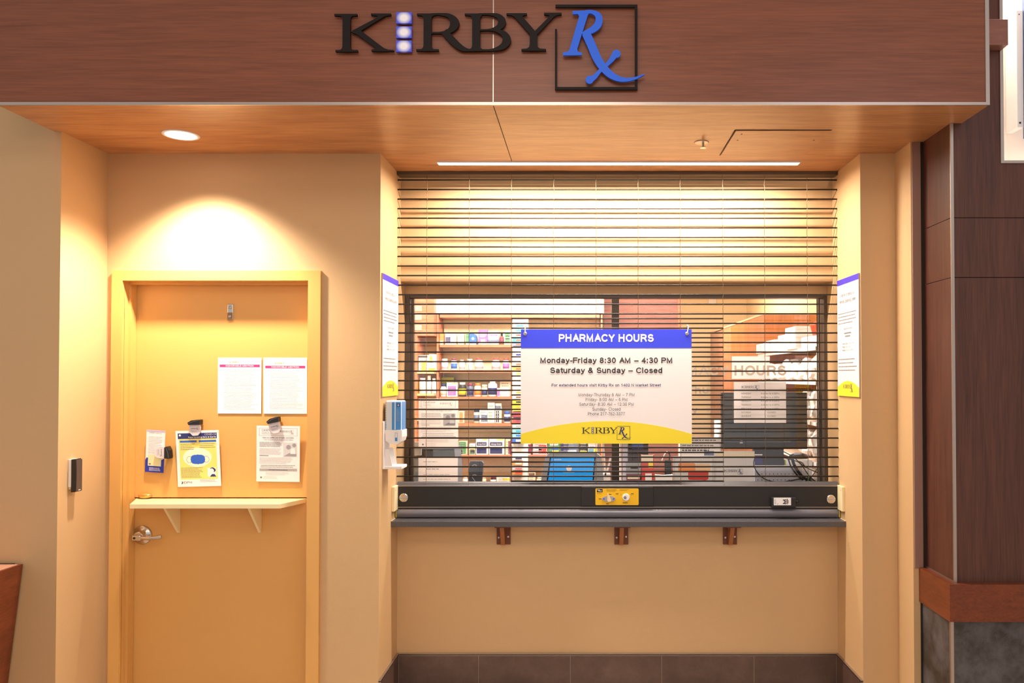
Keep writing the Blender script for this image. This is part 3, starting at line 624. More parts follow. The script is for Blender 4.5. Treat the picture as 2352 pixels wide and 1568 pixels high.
RX = ([[(1772, 98), (1900, 92), (1895, 112), (1884, 130), (1808, 375), (1812, 396), (1842, 404), (1842, 422), (1705, 424), (1703, 402), (1740, 396), (1752, 380), (1822, 135), (1812, 120), (1776, 122)]] + [[(cx_ + 29 * math.cos(q_ * math.pi / 9), cy_ + 30 * math.sin(q_ * math.pi / 9)) for q_ in range(18)] for cx_, cy_ in ((2094, 412), (1898, 602))],
      [[(1870, 104, 26), (1920, 106, 28), (1962, 135, 46), (1962, 190, 54), (1925, 232, 48), (1868, 258, 34), (1845, 266, 20)],
       [(1872, 262, 62), (1912, 350, 62), (1950, 440, 62), (1995, 510, 58), (2055, 568, 50), (2130, 600, 34), (2215, 595, 20), (2296, 563, 8)],
       [(2092, 398, 46), (2068, 440, 40), (2030, 485, 28), (1975, 535, 26), (1935, 580, 34), (1900, 604, 44)]])
BLK = [(485, 598, 100, 183), (485, 598, 205, 289), (485, 598, 308, 391)]
def shapes(b, polys, ribs, k, fr, o, d, back=0.0):
    e = 0.00012
    for i, p in enumerate(polys): b.prism([(x * k, -y * k) for x, y in p], fr, o, d + i * e, back + (i * e if d == back else 0))
    for i, r in enumerate(ribs):
        q = (i + 3) * e; b.ribbon([(x * k, -y * k, w_ * k) for x, y, w_ in r], fr, o, d + q, back + (q if d == back else 0), 5)
def small_logo(b, fr, o, width, d=.0005, dark=None, blue=None, rx=True, pale_=None):
    """whole logo, left edge and top at o"""
    k = width / 2270.0; oo = Vector(o) - fr[0] * (32 * k) + fr[1] * (40 * k)
    b.m(dark or ink)
    for L in 'KRBY': shapes(b, *LOGO[L], k, fr, oo, d, d)
    for x0, x1, y0, y1 in BLK: b.m(blue or navyink).rect(x0 * k, x1 * k, -y1 * k, -y0 * k, fr, oo, d, d); b.m(white).rect((x0 + 30) * k, (x1 - 30) * k, -(y1 - 22) * k, -(y0 + 22) * k, fr, oo, d + .0002, d + .0002)
    if rx: b.m(dark or ink); [b.prism([(x * k, -y * k) for x, y in p], fr, oo, d, d) for p in FRAME_L]; b.m(blue or navyink); shapes(b, *RX, k, fr, oo, d + .0002, d + .0002)
kk = 1 / 3.178 / (F / HEAD); SO = P(760, 0, HEAD - .010)
for L in 'KRBY':
    b = MB(signblack); shapes(b, *LOGO[L], kk, FRONT, SO, .012, 0)
    tag(b.build('sign_letter'), 'black serif capital %s mounted on the cherry header' % L, 'letter', 'black letters on the header')
# lit looking tiles: printed radial fade from blue rim to white centre
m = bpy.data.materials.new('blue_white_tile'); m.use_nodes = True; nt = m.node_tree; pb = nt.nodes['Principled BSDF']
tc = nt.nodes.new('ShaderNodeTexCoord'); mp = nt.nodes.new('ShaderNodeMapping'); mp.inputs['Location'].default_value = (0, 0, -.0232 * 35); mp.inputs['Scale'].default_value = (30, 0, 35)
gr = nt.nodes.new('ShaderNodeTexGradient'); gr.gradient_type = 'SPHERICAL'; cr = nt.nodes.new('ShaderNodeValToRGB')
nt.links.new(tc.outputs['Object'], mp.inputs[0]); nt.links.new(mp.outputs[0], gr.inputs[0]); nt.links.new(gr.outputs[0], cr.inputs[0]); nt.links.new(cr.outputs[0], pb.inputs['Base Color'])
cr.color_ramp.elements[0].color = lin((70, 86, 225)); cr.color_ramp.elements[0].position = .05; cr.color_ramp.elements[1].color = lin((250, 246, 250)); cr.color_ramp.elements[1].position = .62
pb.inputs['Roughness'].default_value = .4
for (x0, x1, y0, y1), nm in zip(BLK, ('uppermost', 'middle', 'lowest')):
    b = MB(m); b.rect(x0 * kk, x1 * kk, -y1 * kk, -y0 * kk, FRONT, SO, .012, 0)
    tag(b.build('sign_tile'), '%s of the three blue and white tiles between the K and R' % nm, 'sign tile', 'blue and white tiles on the header')
b = MB(signblack); [b.prism([(x * kk, -y * kk) for x, y in p], FRONT, SO, .010, 0) for p in FRAME_L]
tag(b.build('square_outline'), 'thin black open square outline around the blue Rx', 'sign outline')
b = MB(signblue); shapes(b, *RX, kk, FRONT, SO, .020, .0105)
tag(b.build('sign_symbol'), 'blue slanted Rx symbol inside the black square frame', 'sign symbol')

# ------------------------------------------------------------------ hanging hours sign
SY = 4.172
p0, p1 = P(1196, 1018.5, SY), P(1588.5, 756, SY); W_, H_ = p1.x - p0.x, p1.z - p0.z; O = Vector((p0.x, SY, p0.z))
t = thing('hours_sign', ((p0.x + p1.x) / 2, SY, p0.z), 'white PHARMACY HOURS board with blue top band hanging on the grille', 'sign')
def sx(px): return (px - 1196) / 392.5 * W_
def sy(py): return (1018.5 - py) / 262.5 * H_
b = MB(mat('sign_board_white', (236, 228, 226), .5)); b.rect(0, W_, 0, H_, FRONT, O, 0, -.006); b.build('board', t)
b = MB(blueink); b.rect(0, W_, sy(799.5), H_, FRONT, O, .0006, .0001); b.build('blue_band', t)
b = MB(yellowink); arc = [(sx(1196 + 392.5 * i / 30), sy(996.5 - 29.5 * (1 - (2 * i / 30 - 1) ** 2))) for i in range(31)]
b.prism([(0, 0), (W_, 0)] + arc[::-1], FRONT, O, .0006, .0001); b.build('yellow_arc', t)
b = MB(white); b.text('PHARMACY HOURS', FRONT, O, W_ / 2, sy(785), h=sy(767) - sy(785), wd=sx(1501) - sx(1283), d=.0012, bold=.022, align='C')
b.m(ink).text('Monday-Friday 8:30 AM – 4:30 PM', FRONT, O, W_ / 2, sy(834), h=sy(820.8) - sy(834), wd=sx(1544) - sx(1241), d=.0012, bold=.017, align='C')
b.text('Saturday & Sunday – Closed', FRONT, O, W_ / 2, sy(857), h=sy(843.8) - sy(857), wd=sx(1521) - sx(1264), d=.0012, bold=.017, align='C')
b.m(navyink).text('For extended hours visit Kirby Rx on 1402 N Market Street', FRONT, O, W_ / 2, sy(887.5), h=sy(881) - sy(887.5), wd=sx(1518) - sx(1267), d=.0012, bold=.012, align='C')
b.m(mat('dark_grey_print', (74, 70, 72), .6))
for st, y, x0_, x1_ in (('Monday-Thursday 8 AM – 7 PM', 909.8, 1328.5, 1457), ('Friday- 8:00 AM – 6 PM', 920.8, 1345, 1440.5), ('Saturday- 8:30 AM – 12:30 PM', 931.6, 1330.5, 1455), ('Sunday- Closed', 942.8, 1360.5, 1425), ('Phone 217-762-3377', 953.6, 1350, 1435)):
    b.text(st, FRONT, O, (sx(x0_) + sx(x1_)) / 2, sy(y), h=sy(0) - sy(7.0), wd=sx(x1_) - sx(x0_), d=.0012, align='C')
small_logo(b, FRONT, O + Vector((sx(1335.5), 0, sy(978))), sx(1449.5) - sx(1335.5), .0012); b.build('printed_text', t)
for px0, dx in ((1206, 0), (1578, .006)):
    x = p0.x + sx(px0); z = p0.z + sy(766)
    b = MB(chrome); b.lathe((x, SY - .0005, z), [(.010, 0), (.0095, .002), (.006, .003)], 'y', 20); b.m(ink).disc(0, 0, .004, FRONT, (x, SY - .0035, z), .0006, 0, 10)
    gmt = b.build('grommet', t)
    b = MB(whitepl); b.tube(seg([(x, SY - .006, z), (x + dx * .5, SY - .009, z + .018), (x + dx, SY - .004, z + .038), (x + dx, SH - .008, z + .046), (x + dx, SH + .006, z + .04)], 5), .0028, 8)
    b.build('zip_tie', gmt)

# ------------------------------------------------------------------ side signs
def side_sign(xx, fr, y_near, lab):
    s_ = 1 if xx < 0 else -1
    wS, hS = .325, .614; xo = xx + s_ * .008; zt0 = Z(628, y_near + .02) ; zb0 = zt0 - hS
    ystart = y_near if s_ > 0 else y_near + wS
    t = thing('wall_sign', (xx + s_ * .004, y_near + wS / 2, zb0), lab, 'sign', 'tall white signs on the bay walls')
    O = Vector((xo, ystart, zb0))
    MB(mat('sign_backing', (176, 148, 130), .5)).rect(0, wS, 0, hS, fr, O, -.001, -.0075).m(mat('side_sign_white', (222, 216, 216), .5)).rect(0, wS, 0, hS, fr, O, 0, -.001).build('board', t)
    b = MB(violetink); b.rect(0, wS, hS - .030, hS, fr, O, .0006, .0001); b.build('blue_band', t); b = MB(yellowink)
    arc = [(wS * i / 20, .045 + .034 * (1 - (2 * i / 20 - 1) ** 2)) for i in range(21)]
    b.prism([(0, 0), (wS, 0)] + arc[::-1], fr, O, .0006, .0001); b.build('yellow_arc', t)
    b = MB(ink); b.text('Kirby Rx on campus is a', fr, O, wS / 2, hS - .095, h=.017, wd=wS * .62, d=.0012, align='C')
    b.text('Remote Dispensing Center', fr, O, wS / 2, hS - .128, h=.017, wd=wS * .74, d=.0012, align='C')
    b.m(greyink).greek(fr, O, wS * .05, wS * .95, hS - .235, hS - .18, .017, .004, 3, .0012)
    b.m(greyink).text('Kirby Rx on Market', fr, O, wS / 2, hS - .268, h=.009, wd=wS * .40, d=.0012, align='C', bold=.01)
    b.m(greyink).rect(wS * .34, wS * .66, hS - .290, hS - .284, fr, O, .0012, .0012).rect(wS * .38, wS * .62, hS - .306, hS - .300, fr, O, .0012, .0012)
    b.m(greyink)
    for i, (a_, c_) in enumerate((('Monday-Thursday', ' 8 AM - 7 PM'), ('Friday', ' 8 AM - 6 PM'), ('Saturday', ' 8:30 AM - 12:30 PM'))):
        yy_ = hS - .345 - i * .017; b.m(greyink).text(a_, fr, O, wS * .25, yy_, h=.008, wd=wS * (.25, .12, .15)[i], d=.0012, bold=.012); b.m(greyink).text(c_.strip(), fr, O, wS * (.54, .40, .43)[i], yy_, h=.008, wd=wS * (.24, .22, .32)[i], d=.0012)
    b.m(greyink).greek(fr, O, wS * .05, wS * .95, hS - .49, hS - .42, .019, .004, 5, .0012)
    small_logo(b, fr, O + fr[0] * (wS * .28) + fr[1] * .064, wS * .46, .0012); b.build('printed_text', t)
side_sign(XBL, LEFTW, 3.885, 'tall white printed sign on the left bay wall above the sanitizer dispenser')
side_sign(XBR, RIGHTW, 3.872, 'tall white printed sign on the right bay wall beside the grille')

# ------------------------------------------------------------------ sanitizer dispenser
t = thing('sanitizer_dispenser', (XBL, 3.98, Z(1078, 3.95)), 'white hand sanitizer dispenser with blue cartridge on the left bay wall', 'sanitizer dispenser')
def zd(p): return Z(p, 3.97)
def side_poly(b, pts, y0, y1):
    b.prism(pts, FRONT, (0, y0, 0), 0, -(y1 - y0)); return b
b = MB(whitepl); b.box(XBL, XBL + .010, 3.915, 4.045, zd(1075), zd(966), .004)
side_poly(b, [(XBL + .008, zd(1072)), (XBL + .008, zd(1030)), (XBL + .030, zd(1030)), (XBL + .046, zd(1064)), (XBL + .046, zd(1072))], 3.93, 3.936); side_poly(b, [(XBL + .008, zd(1072)), (XBL + .008, zd(1030)), (XBL + .030, zd(1030)), (XBL + .046, zd(1064)), (XBL + .046, zd(1072))], 4.02, 4.026)
b.build('back_plate', t)
b = MB(whitepl); b.box(XBL + .004, XBL + .098, 3.925, 4.035, zd(1075), zd(1068), .003); b.build('drip_tray', t)
b = MB(mat('translucent_sleeve', (206, 214, 222), .2)); b.box(XBL + .010, XBL + .092, 3.93, 4.03, zd(990), zd(919), .008)
b.m(mat('cartridge_blue', (70, 140, 205), .35)).box(XBL + .044, XBL + .090, 3.9285, 4.0315, zd(986), zd(922), .003); b.m(mat('cartridge_blue', (70, 140, 205), .35)).box(XBL + .09, XBL + .0935, 3.94, 4.02, zd(986), zd(922))
cart = b.build('cartridge', t, 'clear cartridge with a blue label')
b = MB(mat('pale_blue_band', (190, 216, 240), .4)); b.rect(.058, .064, zd(985), zd(923), FRONT, (XBL, 3.9283, 0), .0006, 0).m(navyink).rect(.070, .084, zd(933), zd(926), FRONT, (XBL, 3.9283, 0), .0006, 0)
b.m(white).rect(.0755, .0785, zd(932), zd(927), FRONT, (XBL, 3.9277, 0), .0006, 0).rect(.073, .081, zd(930.2), zd(928.8), FRONT, (XBL, 3.9277, 0), .0006, 0)
b.m(greyink)
for i in range(11): b.rect(.014, .018, zd(925 + i * 5.5), zd(924.2 + i * 5.5), FRONT, (XBL, 3.9297, 0), .0006, 0)
b.m(paleink).greek(FRONT, (XBL, 3.9283, 0), .067, .087, zd(965), zd(940), .006, .0012, 4, .0006)
b.build('cartridge_label', cart)
b = MB(whitepl); side_poly(b, [(XBL + .010, zd(986)), (XBL + .096, zd(986)), (XBL + .097, zd(1002)), (XBL + .090, zd(1012)), (XBL + .074, zd(1018)), (XBL + .040, zd(1018)), (XBL + .014, zd(1010))], 3.924, 4.036)
b.m(mat('cartridge_blue', (70, 140, 205), .35)).rect(.062, .074, zd(1011), zd(1003), FRONT, (XBL, 3.9235, 0), .0006, 0); b.m(greyink)
for a_ in ((.062, .063, 1003, 992), (.073, .074, 1003, 992), (.062, .074, 992.7, 992)): b.rect(a_[0], a_[1], zd(a_[2]), zd(a_[3]), FRONT, (XBL, 3.9235, 0), .0006, 0)
b.build('holder_cup', t)
b = MB(clear); b.lathe((XBL + .052, 3.98, zd(1036)), [(.006, 0), (.010, .02), (.016, .038)], 'z', 12); b.build('nozzle', t)

# ------------------------------------------------------------------ card reader on the left return
def wr(px, py, X=XL): return PXp(px, py, X)
z0, z1 = Z(1129, 3.60), Z(1054, 3.60)
t = thing('card_reader', (XL, 3.60, z0), 'black card reader on a white box beside the yellow door', 'card reader')
MB(whitepl).box(XL + .0005, XL + .017, 3.585, 3.635, z0 + .022, z1, .002).m(beigepl).box(XL + .0005, XL + .010, 3.59, 3.62, z0 + .012, z0 + .024).build('back_box', t)
b = MB(blackp); b.prism([(XL + .017, z0), (XL + .036, z0 + .001), (XL + .0385, z0 + .06), (XL + .0385, z1 - .05), (XL + .034, z1 + .002), (XL + .017, z1)], FRONT, (0, 3.582, 0), 0, -.044)
b.m(mat('reader_face', (82, 66, 62), .35)).prism([(3.584, z0 + .003), (3.624, z0 + .003), (3.624, z1 - .002), (3.584, z1 - .002)], (Vector((0, 1, 0)), Vector((0, 0, 1)), Vector((1, 0, 0))), (XL + .0385, 0, 0), .002, -.004)
b.m(white).rect(3.598, 3.612, z0 + .007, z0 + .010, LEFTW, (XL + .0405, 0, 0), .0006, 0)
b.build('reader_body', t)

# ------------------------------------------------------------------ papers on the door
def sheet(px4, Y, name, lab, cat, group=None, m_=None, gap=.002, bow=0.0):
    """quad sheet given by its four corners (tl, tr, br, bl)"""
    tl, tr, br, bl = [P(*p, Y) for p in px4]
    u = (tr - tl + br - bl).normalized(); v = (tl - bl + tr - br).normalized(); n = u.cross(v)
    n = -n if n.y > 0 else n
    wd = ((tr - tl).length + (br - bl).length) / 2; hd = ((tl - bl).length + (tr - br).length) / 2
    tilt = Matrix.Rotation(bow, 3, u); v2 = tilt @ v; n2 = u.cross(v2); n2 = -n2 if n2.y > 0 else n2
    o = tl - v2 * hd
    b = MB(m_ or white); b.rect(0, wd, 0, hd, (u, v2, n2), o, .0006, 0)
    ob = tag(b.build(name), lab, cat, group)
    return ob, (u, v2, n2), o, wd, hd
dy = DF - .004
for q, lab in ((((501, 821), (601, 821), (600, 949.5), (500, 949)), 'white Honorable Mention letter with pink band, left of the pair on the door'), (((605.5, 821), (705, 821), (705, 950), (605, 949.5)), 'white Honorable Mention letter with pink band, right of the pair on the door')):
    ob, fr, o, wd, hd = sheet(q, dy, 'paper_letter', lab, 'letter sheet', 'honorable mention letters on the door')
    b = MB(mat('pink_band', (236, 50, 118), .6)); yb = hd * (.83 if q[0][0] < 600 else .81)
    b.rect(wd * .04, wd * .96, yb, yb + hd * .047, fr, o, .0010, .0010)
    b.m(white).text('HONORABLE MENTION', fr, o, wd / 2, yb + hd * .011, h=hd * .025, wd=wd * .64, d=.0014, bold=.015, align='C')
    b.m(mat('olive_logo_print', (170, 160, 84), .6)).text('KIRBY', fr, o, wd * .26, yb + hd * .075, h=hd * .028, wd=wd * .22, d=.0012, bold=.012)
    b.m(paleink).text('MEDICAL', fr, o, wd * .49, yb + hd * .075, h=hd * .028, wd=wd * .26, d=.0012).text('CENTER', fr, o, wd * .60, yb + hd * .056, h=hd * .011, wd=wd * .14, d=.0012)
    b.m(mat('faint_print', (204, 198, 198), .6)).greek(fr, o, wd * .14, wd * .92, hd * .08, yb - hd * .05, .0075, .0016, int(q[0][0]), .0012, .004, .016)
    b.build('printed_text', ob)
def clip(cx, cz, ang, lab):
    """bag clip: white label face, black jaw; ang turns it in the door plane"""
    y0 = DF - .028
    t = thing('magnet_clip', (cx, DF, cz), lab, 'clip', 'magnetic clips holding leaflets to the door')
    R_ = Matrix.Rotation(ang, 3, 'Y'); fr = (R_ @ Vector((1, 0, 0)), R_ @ Vector((0, 0, 1)), Vector((0, -1, 0)))
    b = MB(mat('clip_label_white', (222, 212, 214), .35)); b.prism([(-.026, .012), (.026, .012), (.028, -.006), (.024, -.030), (.012, -.043), (-.012, -.043), (-.024, -.030), (-.028, -.006)], fr, (cx, y0, cz), .006, -.002)
    body = b.build('clip_body', t)
    b = MB(ink); small_logo(b, fr, Vector((cx, y0 - .0066, cz)) - fr[0] * .019 - fr[1] * .004, .038, 0, ink, ink); b.m(greyink); b.greek(fr, (cx, y0 - .0065, cz), -.018, .018, -.030, -.018, .0045, .001, 2, 0, .004, .01); b.build('clip_print', body)
    b = MB(blackp); b.prism([(-.027, .012), (.028, .010), (.030, .034), (.020, .036), (-.012, .034), (-.031, .024)], fr, (cx, y0 - .010, cz), .006, -.030)
    b.m(mat('clip_edge_grey', (120, 114, 116), .3)).ribbon([(-.026, .020, .0012), (0, .029, .0014), (.026, .032, .0012)], fr, (cx, y0 - .010, cz), .0068, .006)
    b.build('clip_jaw', t)
yf = DF - .022
# mask flyer
ob, fr, o, wd, hd = sheet(((403, 989.5), (503.5, 987), (506.5, 1116), (408, 1118.5)), yf, 'flyer', 'blue and yellow COVID-19 face covering flyer clipped to the door', 'flyer', bow=.03)
b = MB(mat('flyer_yellow', (246, 226, 120), .6)); b.rect(wd * .07, wd * .93, hd * .13, hd * .855, fr, o, .0009, .0009)
b.m(mat('flyer_cream', (250, 244, 214), .6)).disc(wd * .48, hd * .52, wd * .33, fr, o, .0011, .0011, 28, ry=hd * .17)
b.m(mat('flyer_navy', (44, 52, 112), .6)).rect(wd * .05, wd * .95, hd * .855, hd * .955, fr, o, .0011, .0011)
b.m(mat('flyer_blue', (48, 100, 205), .6)).rect(wd * .09, wd * .48, hd * .79, hd * .825, fr, o, .0011, .0011).rect(wd * .53, wd * .93, hd * .79, hd * .825, fr, o, .0011, .0011)
mp_ = []
for i in range(72):
    a = 2 * math.pi * i / 72; c_, s_ = math.cos(a), math.sin(a); r_ = 1 + .05 * math.cos(a * 24)
    mp_.append((wd * .49 + wd * .165 * r_ * math.copysign(abs(c_) ** .6, c_), hd * .485 + hd * .083 * r_ * math.copysign(abs(s_) ** .7, s_)))
b.prism(mp_, fr, o, .0014, .0014)
b.m(mat('flyer_navy', (44, 52, 112), .6))
for s_ in (-1, 1): b.ribbon([(wd * (.49 + s_ * .14), hd * .53, .0012), (wd * (.49 + s_ * .22), hd * .535, .0012), (wd * (.49 + s_ * .26), hd * .48, .0012), (wd * (.49 + s_ * .22), hd * .43, .0012), (wd * (.49 + s_ * .14), hd * .44, .0012)], fr, o, .0013, .0013)
b.m(white).rect(wd * .70, wd * .90, hd * .17, hd * .33, fr, o, .0012, .0012)
b.m(mat('flyer_navy', (44, 52, 112), .6)).prism([(wd * .75, hd * .17), (wd * .90, hd * .17), (wd * .86, hd * .215), (wd * .80, hd * .215)], fr, o, .0014, .0014).ribbon([(wd * .76, hd * .315, .002), (wd * .82, hd * .325, .006), (wd * .87, hd * .29, .009), (wd * .85, hd * .255, .004)], fr, o, .0014, .0014)
b.m(white).text('COVID-19', fr, o, wd * .93, hd * .912, h=hd * .030, wd=wd * .26, d=.0015, align='R').text("Face Covering Do's & Don'ts", fr, o, wd * .93, hd * .867, h=hd * .028, wd=wd * .64, d=.0015, align='R', bold=.015)
b.disc(wd * .10, hd * .92, wd * .025, fr, o, .0015, .0015, 12)
b.m(greyink).greek(fr, o, wd * .10, wd * .46, hd * .67, hd * .765, .0088, .0022, 3, .0014, .004, .012).greek(fr, o, wd * .54, wd * .92, hd * .69, hd * .765, .0088, .0022, 4, .0014, .004, .012).greek(fr, o, wd * .09, wd * .62, hd * .165, hd * .34, .0068, .0020, 8, .0014, .004, .012)
b.greek(fr, o, wd * .52, wd * .95, hd * .07, hd * .12, .005, .0012, 6, .0014, .003, .01)
b.m(ink).text('IDPH', fr, o, wd * .13, hd * .055, h=hd * .040, wd=wd * .20, d=.0012).ribbon([(wd * .10, hd * .10, .002), (wd * .11, hd * .07, .005), (wd * .09, hd * .05, .003)], fr, o, .0012, .0012)
b.build('printed_face', ob)
def kpos(px, py, Y=yf): return P(px, py, Y)
c = kpos(450, 981); clip(c.x, c.z + .002, math.radians(-3), 'black and white clip at the top of the mask flyer')
def shingles(px4, Y, lab, group, seed=1, bow=0.0, m_=None):
    ob, fr, o, wd, hd = sheet(px4, Y, 'flyer', lab, 'flyer', group, m_=m_, bow=bow)
    b = MB(greyink)
    for a_ in ((.06, .94, .955, .958), (.06, .94, .82, .823), (.06, .065, .82, .958), (.935, .94, .82, .958)): b.rect(wd * a_[0], wd * a_[1], hd * a_[2], hd * a_[3], fr, o, .0010, .0010)
    b.m(ink).text('CarePointe', fr, o, wd * .12, hd * .912, h=hd * .026, wd=wd * .30, d=.0012, shear=.2); small_logo(b, fr, o + fr[0] * (wd * .54) + fr[1] * (hd * .925), wd * .32, .0012, greyink, greyink); b.m(greyink)
    b.greek(fr, o, wd * .12, wd * .34, hd * .84, hd * .895, .0055, .0012, 2, .0012, .003, .01)
    b.m(ink).text('Have you gotten your shingles vaccination?', fr, o, wd / 2, hd * .778, h=hd * .020, wd=wd * .72, d=.0012, bold=.012, align='C').text('1 out of 3 people will get shingles in their lifetime', fr, o, wd / 2, hd * .742, h=hd * .018, wd=wd * .68, d=.0012, align='C')
    b.greek(fr, o, wd * .07, wd * .58, hd * .615, hd * .705, .0066, .0018, 9, .0012, .003, .012, .12)
    b.m(paleink).greek(fr, o, wd * .07, wd * .58, hd * .48, hd * .59, .0066, .0018, 11, .0012, .003, .012, .1).greek(fr, o, wd * .07, wd * .93, hd * .32, hd * .43, .0068, .0018, 12, .0012, .003, .012, .3)
    b.m(ink).rect(wd * .07, wd * .28, hd * .462, hd * .470, fr, o, .0012, .0012).greek(fr, o, wd * .10, wd * .90, hd * .25, hd * .295, .0085, .0020, 14, .0012, .003, .012, .1)
    b.m(paleink).rect(wd * .07, wd * .94, hd * .19, hd * .235, fr, o, .0010, .0010); b.m(ink).greek(fr, o, wd * .28, wd * .72, hd * .205, hd * .215, .01, .0022, 15, .0012, .003, .012, 0)
    b.m(paleink).greek(fr, o, wd * .22, wd * .78, hd * .12, hd * .17, .0062, .0014, 16, .0012, .003, .012, .2).greek(fr, o, wd * .17, wd * .5, hd * .05, hd * .095, .006, .0012, 17, .0012, .003, .01)
    b.m(greyink).disc(wd * .11, hd * .075, wd * .022, fr, o, .0012, .0012, 12)
    b.build('printed_text', ob)
    b = MB(mat('photo_grey_light', (214, 210, 212), .6)); b.rect(wd * .62, wd * .93, hd * .45, hd * .70, fr, o, .0011, .0011)
    b.m(mat('photo_grey_mid', (160, 156, 160), .6)).disc(wd * .74, hd * .62, wd * .055, fr, o, .0013, .0013, 12).disc(wd * .87, hd * .655, wd * .045, fr, o, .0013, .0013, 12).prism([(wd * .64, hd * .46), (wd * .92, hd * .46), (wd * .92, hd * .50), (wd * .80, hd * .53), (wd * .72, hd * .50)], fr, o, .0013, .0013)
    b.m(mat('photo_grey_pale', (240, 238, 240), .6)).prism([(wd * .78, hd * .50), (wd * .90, hd * .50), (wd * .88, hd * .60), (wd * .80, hd * .60)], fr, o, .0015, .0015)
    b.build('printed_photo', ob)
shingles(((589.5, 977), (691, 978), (686, 1107.5), (588, 1106)), yf, 'shingles vaccination flyer clipped to the right side of the door', 'shingles flyers', bow=.05)
c = kpos(632, 976); clip(c.x, c.z + .002, math.radians(-8 - 6), 'black and white clip at the top of the shingles flyer on the door')
# narrow brochure and its sideways clip
ob, fr, o, wd, hd = sheet(((337, 986), (380.5, 989), (374, 1086.5), (331, 1083.5)), DF - .022, 'brochure', 'narrow white and blue brochure clipped near the left edge of the door', 'brochure', bow=.04)
b = MB(navyink); b.mats[0] = mat('brochure_blue', (40, 56, 168), .6); b.prism([(0, 0), (wd, 0), (wd, hd * .34), (wd * .75, hd * .28), (wd * .25, hd * .34), (wd * .05, hd * .34), (0, hd * .28)], fr, o, .0009, .0009)
b.m(mat('lilac_print', (196, 186, 216), .6)).rect(0, wd, hd * .955, hd, fr, o, .0010, .0010)
b.m(mat('map_print', (232, 228, 176), .6)).rect(wd * .14, wd * .84, hd * .15, hd * .42, fr, o, .0012, .0012)
b.m(greyink).text('KIRBY', fr, o, wd * .16, hd * .92, h=hd * .028, wd=wd * .3, d=.0012).text('MEDICAL', fr, o, wd * .48, hd * .92, h=hd * .024, wd=wd * .34, d=.0012).rect(wd * .19, wd * .30, hd * .18, hd * .21, fr, o, .0014, .0014)
b.m(paleink).greek(fr, o, wd * .14, wd * .86, hd * .44, hd * .84, .008, .0016, 21, .0012, .004, .012)
b.m(white).greek(fr, o, wd * .22, wd * .82, hd * .035, hd * .11, .006, .0022, 22, .0012, .003, .01, .1)
b.build('printed_face', ob)
c = kpos(380, 1039); clip(c.x - .006, c.z, math.radians(88), 'black and white clip turned sideways at the right edge of the narrow brochure')

# ------------------------------------------------------------------ tapered cabinet at the lower left
zt0 = Z(1296, WING - .02, 56); xt = Xw(56, WING, 1296); xb = Xw(21, WING, 1568); zq = Z(1568, WING)
xf = xt - (xt - xb) * (zt0 / (zt0 - zq))
b = MB(cherry_red); yb_, yf_ = WING - .01, WING - .75
b.prism([(xt - 1.2, 0), (xf, 0), (xt, zt0), (xt - 1.2, zt0)], FRONT, (0, yb_, 0), .74, 0)
t = thing('tapered_cabinet', ((xt - .6), WING - .4, 0), 'brown wood cabinet with slanting side at the lower left corner', 'cabinet')
b.build('body', t)
MB(mat('cabinet_top', (196, 140, 112), .35)).box(xt - 1.18, xt - .012, yf_ + .012, yb_ - .012, zt0, zt0 + .0015).m(black).box(xt - 1.18, xt - .036, yb_ - .012, yb_, zt0, zt0 + .003).build('top_panel', t)
# pier fittings
b = MB(wood('beam_wood', (128, 86, 74), (150, 104, 88), (3, 3, 8), .3)); p_, q_ = P(2316, 108, RF - .06), P(2278, 44, RF - .06)
b.box(XR2 + .06, p_.x, RF - .06, RF - .0005, Z(103, RF - .06, 2300), Z(44, RF - .06, 2300), .001)
tag(b.build('wooden_block'), 'square brown wood block on the pier beside the header', 'block')
p_, q_ = P(2337, 292, RF + .12), P(2349, 24, RF + .12)
t = thing('metal_bracket', (p_.x, RF + .12, p_.z), 'bright white metal mounting strip in the lit niche at upper right', 'bracket')
b = MB(whitepl); b.box(p_.x, q_.x, RF + .12, RF + .214, p_.z, q_.z, .001); b.m(ink).disc(p_.x + .012, p_.z + .02, .005, FRONT, (0, RF + .12, 0), .0006, 0, 12).disc(p_.x + .012, q_.z - .018, .003, FRONT, (0, RF + .12, 0), .0006, 0, 12); b.build('strip', t)
b = MB(mat('blue_grey_metal', (90, 110, 150), .3, .5)); b.box(q_.x + .002, q_.x + .3, RF + .10, RF + .13, p_.z - .05, q_.z + .3); b.build('mounted_panel', t)
# ------------------------------------------------------------------ window and its glass
wz0, wz1 = ZLT, Z(677, WIN)
wn = bpy.data.objects.new('window_1', None); C.objects.link(wn); wn.location = ((XBL + XBR) / 2, WIN, wz0); WL[wn] = Vector(wn.location); struct(wn)
b = MB(bronze); fl0, fl1, fr0, fr1 = XBL, Xw(950, WIN), Xw(1885, WIN), XBR
zg1 = Z(685.5, WIN, 1000); fz = wz0 + .03
b.box(fl0, fl0 + (fl1 - fl0) * .55, WIN - .02, WIN + .06, wz0, wz1).box(fr1 - (fr1 - fr0) * .55, fr1, WIN - .02, WIN + .06, wz0, wz1).box(fl0, fr1, WIN - .012, WIN + .06, wz1 - .018, wz1).box(fl0, fr1, WIN - .012, WIN + .06, wz0, fz)
b.build('window_frame', wn)
b = MB(bronze); m0, m1 = Xw(1405, WIN), Xw(1422, WIN)
b.box(fl0 + .03, fl1, WIN + .0, WIN + .03, fz, wz1 - .018, .001).box(m0, m1, WIN - .004, WIN + .03, fz, wz1 - .018, .001).box(fl1, m0, WIN, WIN + .03, zg1, wz1 - .018).build('window_sash', wn)
b = MB(bronze); b.box(fr0, fr1 - .03, WIN + .03, WIN + .055, fz, wz1 - .018, .001).box(m1 - .02, m1, WIN + .031, WIN + .055, fz, wz1 - .018, .001).build('window_sash', wn)
